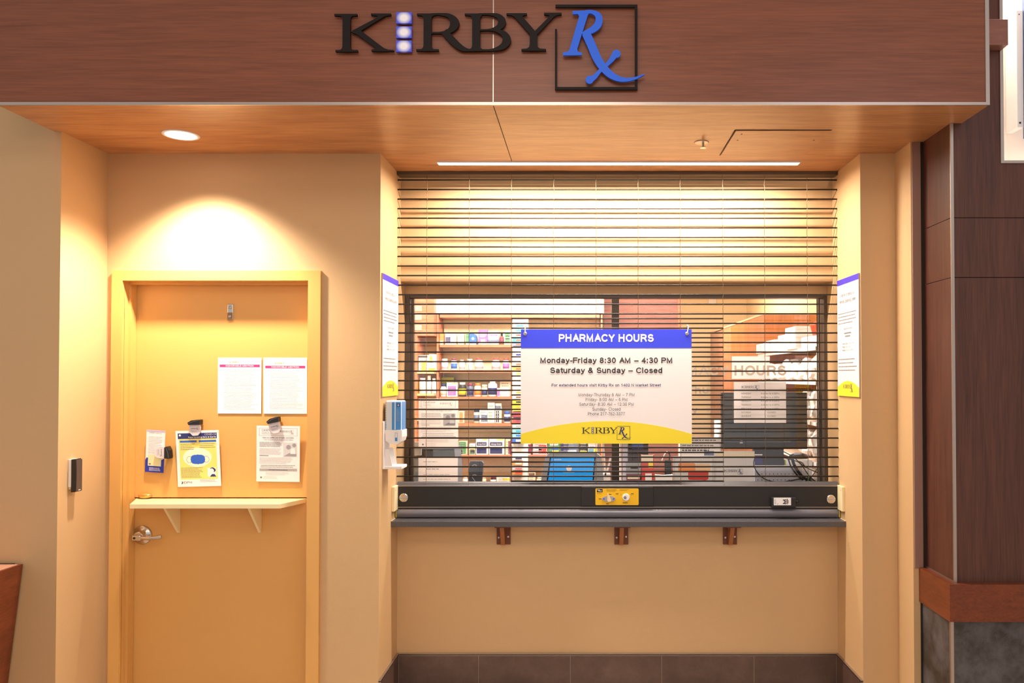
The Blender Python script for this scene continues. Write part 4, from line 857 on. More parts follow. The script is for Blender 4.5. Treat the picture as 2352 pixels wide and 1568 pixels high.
MB(glass).box(fl1, m0, WIN + .012, WIN + .017, fz, zg1).build('pane', wn)
MB(glass).box(m1, fr0, WIN + .040, WIN + .045, fz, wz1 - .018).build('pane', wn)

# ------------------------------------------------------------------ room behind
BW = 6.45
cream = mat('cream_wall_paint', (240, 218, 176), .6, noise=.02, nscale=3)
struct(MB(cream).box(-1.9, .80, BW, BW + .1, 0, 2.75).box(.75, .80, BW + .1, 9.3, 0, 2.75).box(.75, 2.3, 9.2, 9.3, 0, 2.75).build('wall_room_back'))
struct(MB(cream).box(-1.95, -1.85, 4.60, BW, 0, 2.75).build('wall_room_left'))
struct(MB(cream).box(1.92, 2.02, 4.60, 9.3, 0, 2.75).build('wall_room_right'))
struct(MB(cream).box(-1.95, XBL, 4.50, 4.60, 0, 2.75).box(XBR, 2.02, 4.5, 4.60, 0, 2.75).box(XBL, XBR, 4.5, 4.60, wz1 + .02, 2.75).build('wall_room_front'))
struct(MB(mat('room_ceiling_white', (240, 236, 228), .7)).box(-1.95, 2.02, 4.5, 9.3, 2.72, 2.75).build('ceiling_room'))
SF = 6.0                                # front of the medicine shelves
lw = wood('shelf_frame_wood', (186, 112, 82), (210, 136, 102), (3, 8, 12), .4)
bk = wood('shelf_back_wood', (214, 204, 170), (228, 220, 188), (6, 6, 10), .5)
def zs_(py): return Z(py, SF)
t = thing('medicine_shelves', ((Xw(1003, SF) + Xw(1383, SF)) / 2, SF + .15, 0), 'wooden wall shelves full of medicine at the back of the pharmacy', 'shelf unit')
sx0, sx1 = Xw(1003, SF), Xw(1384, SF); D_ = .20
for x_ in (sx0, sx1 - .013): MB(lw).box(x_, x_ + .013, SF, SF + D_, 0, zs_(722)).build('side_panel', t)
MB(lw).box(sx0 + .022, sx1 - .022, SF, SF + D_, zs_(729), zs_(722)).build('top_panel', t)
MB(bk).box(sx0 + .022, sx1 - .022, SF + D_ - .012, SF + D_, .3, zs_(729)).build('back_panel', t)
SHELF = {}
for nm, py in (('top', 791), ('second', 849.5), ('third', 911), ('fourth', 972), ('fifth', 1045), ('bottom', 1112)):
    z = zs_(py); SHELF[nm] = z; MB(lw).box(sx0 + .022, sx1 - .022, SF + .002, SF + D_ - .013, z - .020, z).build('shelf_board', t)
# white bulkhead above
struct(MB(mat('bulkhead_white', (232, 220, 206), .6)).box(Xw(998, SF - .02), sx1 + .01, SF - .02, BW, zs_(719), 2.72).build('trim_7'))
# narrow side cabinet on the left
cx0, cx1 = Xw(925, 5.9), sx0 - .003
t2 = thing('side_cabinet', ((cx0 + cx1) / 2, 5.9, 0), 'narrow tall reddish cabinet with open shelves left of the medicine shelves', 'cabinet')
b = MB(lw); b.box(cx0, cx1, 5.90, 6.22, zs_(772), 2.5).box(cx0, Xw(958, 5.9), 5.9, 6.22, 0, zs_(772)).build('carcass', t2)
MB(mat('cabinet_back_cream', (244, 222, 160), .5)).box(Xw(958, 5.9), cx1, 6.20, 6.22, 0, zs_(772)).build('back_panel', t2)
for py in (853, 903, 960): MB(mat('pale_oak_board', (232, 190, 140), .5)).box(Xw(958, 5.9), cx1, 5.905, 6.198, zs_(py) - .016, zs_(py)).build('shelf_board', t2)
for z0 in (705, 725, 748): MB(mat('pale_pink_strip', (226, 176, 152), .5)).box(Xw(950, 5.9), Xw(968, 5.9), 5.895, 5.9, zs_(z0 + 12), zs_(z0)).build('door_strip', t2)

CO = dict(white=(240, 236, 234), cream=(238, 226, 196), purple=(150, 100, 180), violet=(176, 96, 190), blue=(56, 104, 196), navy=(40, 46, 100), green=(70, 140, 84), lime=(176, 190, 50), yellow=(240, 214, 50), orange=(236, 140, 60), red=(206, 70, 60), maroon=(136, 58, 84), teal=(60, 150, 170), sky=(130, 200, 230), black=(38, 38, 44), grey=(150, 150, 154), pink=(226, 190, 200), slateblue=(96, 110, 140), mint=(176, 216, 190), lilac=(196, 180, 214), brown=(120, 80, 62))
def cm(n): return mat('print_' + n, CO[n], .5)
def carton(px0, px1, py0, Y, zbase, base, bands, lab, group, text=None, cat='medicine box', depth=.055, name='medicine_box'):
    """box product: bands = (colour, y0, y1, x0, x1) in fractions of the front"""
    zbase += .0008; x0, x1 = Xw(px0, Y) + .0006, Xw(px1, Y) - .0006; h = Z(py0, Y) - zbase; wd = x1 - x0
    b = MB(cm(base)); b.box(x0, x1, Y, Y + depth, zbase, zbase + h, .001); ob = tag(b.build(name), lab, cat, group)
    if bands or text:
        o = (x0, Y, zbase); b = MB(cm(bands[0][0] if bands else 'navy'))
        for n_, a_, c_, e_, f_ in bands: b.m(cm(n_)).rect(wd * e_, wd * f_, h * a_, h * c_, FRONT, o, .0006, 0)
        if text:
            for st, col, fx, fy, fh, fw in text: b.m(cm(col)).text(st, FRONT, o, wd * fx, h * fy, h=h * fh, wd=wd * fw, d=.0010, align='C', bold=.01)
        elif bands: b.m(cm('grey')).greek(FRONT, o, wd * .15, wd * .85, h * .15, h * .85, h * .16, h * .05, int(px0), .0010, wd * .1, wd * .3)
        b.build('box_print', ob)
    return ob
def bottle(px0, px1, py0, Y, zbase, body, capc, band, lab, group, capw=.72, caph=.2, shoulder=.14):
    zbase += .0008; x0, x1 = Xw(px0, Y) + .0006, Xw(px1, Y) - .0006; h = Z(py0, Y) - zbase; r = (x1 - x0) / 2; c = ((x0 + x1) / 2, Y + r, zbase); hb = h * (1 - caph)
    ob = tag(MB(cm(body)).lathe(c, [(r * .92, 0), (r, h * .03), (r, hb - h * shoulder), (r * .9, hb - h * shoulder * .5), (r * capw * .9, hb), (r * capw * .9, hb + .001)], 'z', 20).build('medicine_bottle'), lab, 'medicine bottle', group)
    MB(cm(capc)).lathe((c[0], c[1], zbase + hb), [(r * capw, 0), (r * capw, h * caph * .9), (r * capw * .92, h * caph)], 'z', 18).build('cap', ob)
    if band:
        zt_a, zt_b = zbase + h * .12, zbase + h * .55
        b = MB(cm(band)); b.lathe((c[0], c[1], zt_a), [(r * 1.006, 0), (r * 1.006, zt_b - zt_a)], 'z', 20); lb = b.build('bottle_label', ob)
    return ob
Yi = SF + .03
g = 'boxes on the top medicine shelf'; z = SHELF['top']
carton(1009.2, 1019, 766, Yi, z, 'orange', [('cream', 0, .35, .1, .9)], 'orange and cream medicine box at the left end of the top shelf', g)
carton(1021.5, 1035, 766, Yi, z, 'white', [('navy', .2, .7, .1, .95)], 'white medicine box with a dark blue slanting band on the top shelf', g)
carton(1035.3, 1048, 765.5, Yi + .003, z, 'white', [('grey', .78, .86, .25, .75)], 'plain white medicine box touching the blue banded box on the top shelf', g)
carton(1051, 1066, 766, Yi, z, 'cream', [('white', .3, .45, 0, 1), ('grey', .7, .76, .15, .85)], 'cream medicine box with grey print in the middle of the top shelf', g)
carton(1069.5, 1079, 766.5, Yi, z, 'green', [('white', 0, .25, 0, .7)], 'small green medicine box left of the round blue pack on the top shelf', g)
x0, x1 = Xw(1078, Yi), Xw(1094.5, Yi); hh_ = Z(766, Yi) - z
z += .0008; b = MB(cm('blue')); pts = [(x0, z), (x1, z), (x1, z + hh_ * .6)] + [(x1 - (x1 - x0) * .5 * (1 - math.cos(math.radians(a))), z + hh_ * (.6 + .4 * math.sin(math.radians(a)))) for a in range(15, 91, 15)] + [(x0, z + hh_)]
b.prism(pts, FRONT, (0, Yi - .004, 0), 0, -.05).m(cm('sky')).disc((x0 + x1) / 2, z + hh_ * .55, .012, FRONT, (0, Yi - .004, 0), .0006, 0, 14).m(cm('white')).rect(x0, x1 - .004, z, z + hh_ * .1, FRONT, (0, Yi - .004, 0), .0006, 0)
tag(b.build('medicine_box'), 'blue medicine pack with a rounded corner on the top shelf', 'medicine box', g)
carton(1099, 1119.5, 757, Yi, z, 'violet', [('white', .0, .12, 0, 1), ('cream', .12, .34, .25, .75), ('white', .55, .60, .1, .8), ('white', .66, .71, .1, .9)], 'tall violet medicine box on the top shelf', g)
carton(1120, 1145.5, 760, Yi + .002, z, 'pink', [('slateblue', .12, .38, 0, 1), ('violet', .62, .74, .12, .88)], 'wide pale pink medicine box with a blue grey band on the top shelf', g)
bottle(1146.5, 1157, 763, Yi, z, 'brown', 'black', 'maroon', 'small dark dropper bottle on the top shelf', 'bottles on the top shelf', .5, .3, .25)
carton(1157.5, 1173.5, 759, Yi, z, 'cream', [('green', .12, .82, .12, .85), ('cream', .35, .42, .2, .8), ('cream', .6, .66, .2, .8)], 'cream and green medicine box at the right of the top shelf', g)
carton(1230, 1262, 762, Yi, z, 'grey', [('white', .3, .5, 0, 1)], 'grey medicine box just right of the tall packet strip on the top shelf', g)
g = 'bottles on the second medicine shelf'; z = SHELF['second']
for a in ((1012, 1028, 823.5, 'white', 'white', 'pink', 'white bottle with a white cap at the left of the second shelf', .82, .16), (1034.5, 1048.5, 822.5, 'white', 'maroon', 'blue', 'dark red capped bottle with a blue label on the second shelf', .85, .17), (1053, 1067, 826, 'white', 'white', 'pink', 'short round shouldered white bottle on the second shelf', .6, .1), (1070.5, 1085.5, 824, 'white', 'white', None, 'plain white bottle touching the second vertical grille link', .8, .15), (1089, 1108.5, 822, 'white', 'red', 'pink', 'wide white bottle with a red cap near the centre of the second shelf', .72, .16), (1128, 1148, 822, 'white', 'red', 'pink', 'wide white bottle with a red cap, further right on the second shelf', .72, .16), (1154, 1169, 822, 'white', 'red', 'purple', 'red capped bottle with a purple label at the right of the second shelf', .85, .17)):
    bottle(a[0], a[1], a[2], Yi, z, a[3], a[4], a[5], a[6], g, a[7], a[8])
z = SHELF['third']; g = 'bottles on the third medicine shelf'
carton(1014, 1043, 866.5, Yi + .09, z, 'green', [('lime', .72, 1, 0, 1)], 'lime and green medicine box at the back of the third shelf', 'boxes on the third medicine shelf')
bottle(1009.6, 1025.5, 881, Yi, z, 'white', 'navy', 'cream', 'white bottle with a navy cap at the left of the third shelf', g, .7, .2, .3)
carton(1026, 1050.5, 878, Yi, z, 'white', [('purple', .08, .75, .10, .88), ('lime', .90, .96, .45, .95)], 'white and purple medicine box on the third shelf', 'boxes on the third medicine shelf')
bottle(1052, 1070, 878, Yi, z, 'black', 'white', 'yellow', 'black bottle with yellow label and white cap on the third shelf', g, .75, .17)
bottle(1071, 1087, 880, Yi, z, 'slateblue', 'maroon', 'navy', 'dark bottle with a maroon cap on the third shelf', g, .8, .2)
bottle(1088, 1104.5, 880, Yi, z, 'white', 'orange', 'orange', 'white bottle with an orange cap and label on the third shelf', g, .78, .17, .2)
bottle(1105, 1119, 883, Yi, z, 'cream', 'cream', 'navy', 'cream bottle with a navy label on the third shelf', g, .85, .22, .1)
bottle(1119.5, 1141, 874.5, Yi, z, 'white', 'white', 'navy', 'tall white bottle with a navy label on the third shelf', g, .62, .12, .12)
carton(1141.5, 1171, 891, Yi, z, 'pink', [('purple', .1, .8, .02, .22), ('white', .2, .8, .3, .95)], 'low pink and purple medicine box at the right of the third shelf', 'boxes on the third medicine shelf')
carton(1148, 1173, 874, Yi + .09, z, 'cream', [('orange', .0, .1, 0, 1)], 'pale yellow medicine box standing behind the low pink box', 'boxes on the third medicine shelf')
z = SHELF['fourth']; g = 'boxes on the fourth medicine shelf'
carton(1053, 1066, 944, Yi, z, 'cream', [('orange', .04, .92, .15, .82)], 'narrow orange and cream medicine box beside the flyer on the fourth shelf', g)
bottle(1087, 1101.5, 938, Yi, z, 'cream', 'navy', 'slateblue', 'cream bottle with a navy cap on the fourth shelf', 'bottles on the fourth shelf', .85, .25, .08)
carton(1101.5, 1119.5, 941, Yi - .01, z, 'white', [('slateblue', .1, .62, .2, 1), ('pink', .72, .95, .1, .9)], 'white, pink and grey medicine box on the fourth shelf', g)
carton(1120, 1136.5, 924, Yi, z, 'white', [('mint', .05, .62, .1, .6), ('mint', .74, .90, .1, .85)], 'tall white and mint medicine box on the fourth shelf', g)
carton(1137.5, 1152, 926, Yi + .002, z, 'cream', [('navy', .04, .62, .12, .32), ('navy', .04, .62, .42, .62), ('slateblue', .72, .88, 0, .9)], 'tall cream medicine box with navy stripes on the fourth shelf', g)
bottle(1157, 1172, 944.5, Yi, z, 'white', 'blue', 'navy', 'white bottle with a bright blue domed cap on the fourth shelf', 'bottles on the fourth shelf', .9, .24, .06)
z = SHELF['fifth']; g = 'boxes on the fifth medicine shelf'
carton(1046, 1052, 1030, Yi, z, 'cream', [('brown', .15, .8, .3, .8)], 'thin cream box at the far left of the fifth shelf', g)
carton(1053.5, 1073, 1013, Yi, z, 'cream', [('green', .05, .96, .03, .9), ('yellow', .05, .40, .08, .45)], 'green medicine box with a yellow panel on the fifth shelf', g)
carton(1078, 1092, 1019, Yi, z, 'white', [('green', .05, .45, .05, .95), ('yellow', .15, .55, .2, .9)], 'small white, green and yellow medicine box on the fifth shelf', g)
carton(1093.5, 1122, 1007, Yi, z, 'white', [('navy', .07, .42, .06, .86), ('navy', .56, .78, .06, .86), ('yellow', .92, .97, .5, .92)], 'smaller of the two navy and white Allergy Relief boxes', g, [('Allergy Relief', 'white', .46, .62, .09, .66)])
carton(1123.5, 1159, 1007, Yi, z, 'white', [('navy', .06, .42, .06, .86), ('navy', .56, .78, .06, .86), ('yellow', .91, .97, .5, .96)], 'larger of the two navy and white Allergy Relief boxes', g, [('Allergy Relief', 'white', .46, .61, .10, .66)])
carton(1161, 1172, 1009, Yi, z, 'cream', [('yellow', .45, .95, .15, .35), ('maroon', .05, .9, .6, 1)], 'narrow cream medicine box with yellow and maroon stripes on the fifth shelf', g)
carton(1173, 1187, 1012, Yi, z, 'maroon', [('cream', .60, .85, .15, .85), ('pink', .3, .36, .1, .9)], 'maroon medicine box with a cream panel on the fifth shelf', g)
carton(1188.5, 1221, 1016, Yi, z, 'maroon', [('white', .86, .98, .15, .95), ('white', 0, .08, .15, .95)], 'wide maroon medicine box on the fifth shelf', g)
carton(1224, 1257, 1016, Yi, z, 'pink', [('red', .1, .8, .4, .95), ('white', .35, .6, .1, .6)], 'pink and red medicine box on the fifth shelf', g)
carton(1259, 1286, 1014, Yi, z, 'green', [('white', .72, .84, .15, .85), ('yellow', .05, .35, .35, .9), ('blue', .35, .5, .3, .9)], 'dark green medicine box with yellow fruit shapes on the fifth shelf', g)
carton(1288.5, 1328, 1014, Yi, z, 'slateblue', [('navy', .3, 1, 0, .45), ('white', .1, .35, .4, .9)], 'wide dark blue medicine box on the fifth shelf', g)
carton(1330, 1350, 1014, Yi, z, 'black', [('lime', .1, .3, .1, .9)], 'black medicine box on the fifth shelf', g)
carton(1351, 1372, 1015, Yi, z, 'pink', [('teal', .1, .45, .05, .6), ('yellow', .1, .5, .65, .95)], 'pink, teal and yellow medicine box at the right end of the fifth shelf', g)
z = SHELF['bottom']; g = 'products on the bottom shelf'
for i, (a, c_, top, col, cc, bd, lb) in enumerate(((1062, 1075, 1094, 'white', 'white', None, 'white bottle left of the card reader on the bottom shelf'), (1105, 1117, 1094, 'cream', 'cream', None, 'rounded cream bottle right of the card reader on the bottom shelf'), (1126, 1140, 1094, 'black', 'maroon', 'white', 'black bottle with a maroon cap on the bottom shelf'))):
    bottle(a, c_, top, Yi, z, col, cc, bd, lb, g, .8, .3)
carton(1141, 1171, 1095, Yi, z, 'white', [('yellow', .5, .8, .45, 1)], 'low white and yellow medicine box on the bottom shelf', g)
carton(1192, 1206, 1094, Yi, z, 'maroon', [], 'low maroon box on the bottom shelf', g)
carton(1214, 1230, 1083, Yi, z, 'cream', [('brown', .6, .9, .05, .9)], 'cream box with a brown top beside the tablet on the bottom shelf', g)
bottle(1232, 1246, 1095, Yi, z, 'cream', 'white', None, 'short cream bottle beside the grey tablet on the bottom shelf', g, .8, .3)
z = zs_(853); g = 'products in the narrow side cabinet'
carton(961, 984, 815, 5.92, z, 'cream', [('yellow', .0, .6, .3, .75), ('black', .84, .96, .0, .9), ('white', .1, .5, .8, 1)], 'yellow and cream medicine box in the upper opening of the side cabinet', g)
carton(985, 1000, 813, 5.93, z, 'white', [('yellow', .5, .9, .1, .5), ('yellow', 0, .2, 0, 1)], 'white and yellow medicine box in the upper opening of the side cabinet', g)
z = zs_(903)
bottle(961, 977, 868, 5.92, z, 'white', 'white', None, 'broad white bottle in the side cabinet above the flyer', g, .8, .14)
bottle(979, 990, 862, 5.93, z, 'white', 'white', None, 'tall slim white bottle in the side cabinet', g, .7, .2)
bottle(990.5, 1001, 869, 5.92, z, 'white', 'white', None, 'short slim white bottle at the right of the side cabinet', g, .7, .15)

# ------------------------------------------------------------------ hanging strip of packets
YS = 5.55; z_top = Z(732, YS)
t = thing('packet_rack', (Xw(1189, YS), YS + .03, 0), 'tall white rack holding a column of small packets left of the hours sign', 'display rack')
MB(whitepl).box(Xw(1176, YS), Xw(1212, YS), YS + .044, YS + .05, 0.02, z_top).build('rack_back', t)
MB(whitepl).box(Xw(1166, YS), Xw(1222, YS), YS - .06, YS + .14, 0, 0.02, .004).build('rack_foot', t)
PK = [(733, 742, 'lilac', 'purple'), (743, 753, 'white', 'blue'), (755, 763, 'sky', 'teal'), (765, 774, 'sky', 'red'), (777, 785, 'teal', 'brown'), (787, 795, 'slateblue', 'brown'), (798, 808, 'white', 'lilac'), (810, 819, 'white', 'navy'), (821, 829, 'white', 'grey'), (832, 841, 'cream', 'brown'), (843, 851, 'orange', 'brown'), (854, 862, 'cream', 'orange'), (864, 873, 'cream', 'grey'), (876, 884, 'white', 'cream'), (887, 895, 'cream', 'white'), (897, 905, 'cream', 'orange'), (908, 916, 'white', 'brown'), (919, 927, 'yellow', 'black'), (930, 944, 'yellow', 'orange'), (946, 958, 'maroon', 'red'), (960, 972, 'red', 'maroon'), (974, 983, 'mint', 'grey'), (985, 994, 'sky', 'teal'), (996, 1004, 'sky', 'blue'), (1007, 1016, 'blue', 'white'), (1050, 1056, 'white', 'navy'), (1061, 1068, 'orange', 'cream'), (1073, 1079, 'pink', 'red'), (1082, 1089, 'orange', 'red')]
ordn = ['lilac and purple packet at the very top of the packet rack', 'white packet with blue print, next to the top of the packet rack', 'sky blue packet with teal print near the top of the packet rack', 'sky blue packet with red print in the packet rack', 'teal packet with brown print in the packet rack', 'blue grey packet with brown print in the packet rack', 'white packet with lilac print in the packet rack', 'white packet with navy print in the packet rack', 'white packet with grey print in the packet rack', 'cream packet with brown print in the packet rack', 'orange packet with brown print in the packet rack', 'cream packet with orange print directly under the orange packet', 'cream packet with grey print in the packet rack', 'white packet with cream print in the packet rack', 'cream packet with white print in the packet rack', 'cream packet with orange print in the middle of the packet rack', 'white packet with brown print above the yellow packets', 'upper yellow packet with a black mark in the packet rack', 'larger yellow packet in the packet rack', 'maroon packet with red print in the packet rack', 'red packet with maroon print in the packet rack', 'mint green packet in the packet rack', 'sky blue packet with teal print below the mint one', 'sky blue packet with blue print low in the packet rack', 'deep blue packet at the bottom of the full column of packets', 'white label packet with navy print low in the rack, under the fifth shelf', 'orange and cream packet low in the rack', 'pink packet low in the rack', 'lowest packet of the rack, orange with red print']
for (a, c_, c1, c2), lb in zip(PK, ordn):
    b = MB(cm(c1)); xx0, xx1 = Xw(1177, YS), Xw(1204 if c_ < 1018 else 1200, YS); zz0, zz1 = Z(c_, YS), Z(a, YS)
    b.box(xx0, xx1, YS - .001, YS + .0435, zz0, zz1, .0015); ob = tag(b.build('packet'), lb, 'packet', 'small packets in the rack')
    b = MB(cm(c2)); b.rect((xx1 - xx0) * .3, (xx1 - xx0) * .95, (zz1 - zz0) * .25, (zz1 - zz0) * .75, FRONT, (xx0, YS - .001, zz0), .0006, 0); b.build('packet_print', ob)

# ------------------------------------------------------------------ window blind at the back
bl = wood('blind_slat_wood', (176, 120, 108), (200, 144, 130), (2, 8, 10), .5)
t = thing('window_blind', ((Xw(1388, 6.3) + Xw(1558, 6.3)) / 2, 6.32, .85), 'closed pinkish wooden blind behind the hours sign', 'window blind')
b = MB(bl); x0, x1 = Xw(1387, 6.3), Xw(1557, 6.3); z = .80
while z < 2.66:
    b.prism([(-6.335, z + .001), (-6.315, z + .034), (-6.312, z + .033), (-6.332, z)], RIGHTW, (x1, 0, 0), x1 - x0, 0); z += .030
o_ = b.build('slats', t); o_['kind'] = 'stuff'
MB(lw).box(x1, x1 + .03, 6.30, BW, .7, 2.7).build('side_rail', t)
# tall cabinet on the right
t = thing('tall_cabinet', (1.66, 7.2, 0), 'tall honey coloured wood cabinet at the right of the pharmacy', 'cabinet')
hon = wood('honey_wood', (168, 96, 46), (194, 120, 62), (8, 3, 1.2), .35); hon2 = wood('honey_wood_side', (190, 122, 84), (212, 146, 104), (8, 3, 1.2), .4)
CX = 1.44; yN = 6.25; yM = CX * F / (1679 - 1340); yQ = CX * F / (1660 - 1340); yR = CX * F / (1632 - 1340); zc = EYE + (866 - 723) / F * yN
b = MB(hon); b.box(CX, 1.90, yN, yM, 0, zc); b.build('front_door', t)
b = MB(hon2); b.box(CX, 1.90, yM + .004, yQ, 0, zc); b.build('middle_panel', t)
b = MB(wood('tan_panel', (170, 120, 90), (190, 138, 106), (8, 3, 1.2), .4)); b.box(CX - .0, 1.90, yQ + .004, yR, 0, zc - .01); b.build('far_panel', t)
MB(mat('cabinet_edge_cream', (232, 190, 150), .5)).box(CX - .004, 1.90, yN, yR, zc, zc + .014).build('top_edge', t)
# small lit opening high up, with a plain white box standing in for it
x_, z_ = Xw(1637, 9.15), Z(690, 9.15)
b = MB(whitepl); b.box(x_ - .045, x_ + .045, 9.16, 9.199, z_ - .04, z_ + .06, .002); tag(b.build('lit_opening_box'), 'small white box standing in for a lit opening high on the far wall', 'wall box')

# ------------------------------------------------------------------ wire shelving with white bags
t = thing('wire_shelving', (1.62, 5.4, 0), 'white wire shelving loaded with bags at the right of the pharmacy', 'shelving')
XS0, XS1, YS0, YS1 = 1.385, 1.88, 4.66, 6.20
TIER = (1.862, 1.655, 1.41, 1.17, .94)
for z in TIER:
    b = MB(mat('shelf_liner_tan', (196, 168, 144), .6)); b.box(XS0 + .004, XS1, YS0, YS1, z - .012, z)
    b.m(whitepl).box(XS0 - .004, XS0 + .004, YS0, YS1, z - .022, z); b.build('shelf_tier', t)
for y in (YS0 + .01, YS1 - .01):
    for x_ in (XS0 + .012, XS1 - .01): MB(steel).cyl((x_, y, 0), (x_, y, 1.84), .008).build('upright', t)
wb = [(c_, mat('bag_%d_print' % i, c_, .55, bump=.4, bscale=30)) for i, c_ in enumerate(((244, 242, 244), (232, 228, 230), (240, 232, 224)))]
def bag(cx, cy, cz, sx_, sy_, sz_, seed, lab, accent=None, group='crumpled white pharmacy bags on the shelving'):
    r = random.Random(seed); bm_ = bmesh.new(); bmesh.ops.create_icosphere(bm_, subdivisions=3, radius=1.0)
    ph = [r.uniform(0, 6) for _ in range(6)]
    for v in bm_.verts:
        p = v.co.copy(); p = Vector([math.copysign(abs(q) ** .6, q) for q in p])
        k = 1 + .10 * math.sin(p.x * 5 + ph[0] + p.z * 3) + .10 * math.sin(p.z * 6 + ph[1] + p.y * 4) + .05 * math.sin(p.y * 9 + ph[2] + p.x * 8)
        v.co = Vector((cx + p.x * k * sx_, cy + p.y * k * sy_, max(cz, cz + sz_ + p.z * k * sz_)))
    b = MB(wb[seed % 3][1]); b._merge(bm_); ob = tag(b.build('paper_bag'), lab, 'bag', group)
    if accent:
        b = MB(cm(accent)); x = cx - sx_ * .2; zc0 = cz + sz_ * 1.0
        b.disc(x, zc0, .018, FRONT, (0, cy - sy_ * 1.14, 0), .001, 0, 12, ry=.011).box(x + .02, x + .035, cy - sy_ * 1.14, cy - sy_ * 1.13, zc0 - .02, zc0 + .015); b.build('printed_mark', ob)
    return ob
def bin_(y0, y1, x0, z, h, lab, c1='white'):
    b = MB(cm(c1)); b.box(x0, x0 + .30, y0, y1, z, z + h, .003); ob = tag(b.build('file_box'), lab, 'box', 'white boxes on the top tier of the shelving')
    b = MB(cm('cream')); b.rect((y0 + y1) / 2 - .02, (y0 + y1) / 2 + .03, z + h * .2, z + h * .55, (Vector((0, 1, 0)), Vector((0, 0, 1)), Vector((-1, 0, 0))), (x0 - .001, 0, 0), .0006, 0)
    b.m(cm('grey')).rect((y0 + y1) / 2 - .03, (y0 + y1) / 2 + .02, z + h * .72, z + h * .76, (Vector((0, 1, 0)), Vector((0, 0, 1)), Vector((-1, 0, 0))), (x0 - .001, 0, 0), .0006, 0); b.build('box_label', ob)
zt1 = TIER[0] + .0005; XB_ = XS0 - .02
bin_(5.88, 6.19, XB_, zt1, .072, 'low white box at the far end of the top tier')
bin_(5.60, 5.86, XB_, zt1, .085, 'white box next to the far one on the top tier')
bin_(5.32, 5.58, XB_ + .02, zt1, .11, 'mid height white box in the middle of the top tier')
bin_(5.05, 5.30, XB_, zt1, .145, 'tallest white box on the top tier', 'white')
bin_(4.68, 5.02, XB_ + .03, zt1, .068, 'low white box under the orange red tub')
tag(MB(mat('orange_red_tub', (236, 96, 60), .4)).lathe((1.452, 4.80, zt1 + .069), [(.044, 0), (.060, .060), (.064, .062), (.064, .070), (.050, .078), (.03, .088)], 'z', 24).build('plastic_tub'), 'orange red plastic tub on top of the low white box', 'tub')
adj = ['flat', 'wide', 'tall', 'slumped', 'upright']
def row(tier, items, nm):
    for i, (y, x, w2, h2, acc, lb) in enumerate(items): bag(x, y, TIER[tier] + .001, w2, w2 * 1.15, h2, tier * 7 + i + 1, lb, acc)
row(1, [(6.08, 1.45, .062, .045, None, 'bag at the far end of the second tier'), (5.90, 1.46, .066, .060, 'blue', 'far bag with a blue mark on the second tier'), (5.70, 1.46, .07, .055, 'blue', 'middle bag with a blue mark on the second tier'), (5.50, 1.47, .066, .072, None, 'plain bag in the middle of the second tier'), (5.28, 1.47, .07, .058, 'teal', 'bag with a teal mark on the second tier'), (5.04, 1.47, .075, .070, None, 'plump bag right of the teal marked one'), (4.80, 1.47, .078, .078, 'navy', 'nearest bag with a navy mark on the second tier')], '')
row(2, [(5.30, 1.47, .07, .075, None, 'bag seen right of the hours card on the third tier'), (5.05, 1.47, .075, .085, 'teal', 'bag with a green blue mark on the third tier'), (4.80, 1.475, .078, .095, None, 'nearest bag on the third tier')], '')
row(3, [(5.05, 1.47, .075, .085, 'orange', 'bag with an orange mark on the fourth tier'), (4.80, 1.475, .078, .090, None, 'nearest bag on the fourth tier')], '')
row(4, [(5.05, 1.47, .075, .080, None, 'bag behind the cables on the lowest visible tier'), (4.80, 1.475, .078, .085, 'green', 'nearest bag with a green mark on the lowest visible tier')], '')
# ------------------------------------------------------------------ counter behind the glass and what stands on it
def PPY_CT(Y):
    lo2, hi2 = 900.0, 1400.0
    for _ in range(40):
        mid = (lo2 + hi2) / 2
        if Z(mid, Y) > ZLT + .004: lo2 = mid
        else: hi2 = mid
    return lo2
CT = ZLT + .004
t = thing('work_counter', (0.2, 4.85, 0), 'pale work counter just behind the pharmacy window', 'counter')
MB(mat('pale_laminate', (222, 206, 186), .4)).box(XBL - .3, 1.22, 4.601, 5.15, CT - .035, CT, .002).build('countertop', t)
MB(mat('pale_cabinet', (206, 176, 140), .5)).box(XBL - .28, 1.20, 4.62, 5.12, 0, CT - .036).build('base_cabinet', t)
# monitor
YM = 4.76; mx0, mx1 = Xw(1657, YM), Xw(1854, YM); mz0, mz1 = Z(1031, YM), Z(901, YM)
t = thing('monitor', ((mx0 + mx1) / 2, YM + .06, CT), 'wide black computer monitor behind the right window pane', 'monitor')
b = MB(blackp); b.box(mx0, mx1, YM, YM + .035, mz0, mz1, .004); b.build('bezel', t)
b = MB(mat('dark_screen', (70, 72, 74), .12, spec=.8)); b.box(mx0 + .012, mx1 - .010, YM - .001, YM + .001, mz0 + .04, mz1 - .010); b.build('screen', t)
b = MB(white); c = P(1703, 1013, YM); b.rect(-.010, .008, -.012, .012, FRONT, (c.x, YM, c.z), .0008, 0); b.m(greyink).rect(-.006, -.002, .001, .007, FRONT, (c.x, YM, c.z), .0012, .0008).rect(0, .005, .001, .007, FRONT, (c.x, YM, c.z), .0012, .0008).rect(-.006, -.002, -.006, 0, FRONT, (c.x, YM, c.z), .0012, .0008).rect(0, .005, -.006, 0, FRONT, (c.x, YM, c.z), .0012, .0008)
b.m(greyink).text('acer', FRONT, (P(1800, 1015, YM).x, YM, P(1800, 1015, YM).z), 0, 0, h=.008, wd=.045, d=.001); b.build('bezel_sticker', t)
b = MB(blackp); mc = (mx0 + mx1) / 2; b.box(mc - .03, mc + .03, YM + .035, YM + .06, CT + .01, mz1 - .1, .004).box(mc - .10, mc + .10, YM + .015, YM + .17, CT, CT + .012, .004); b.build('stand', t)
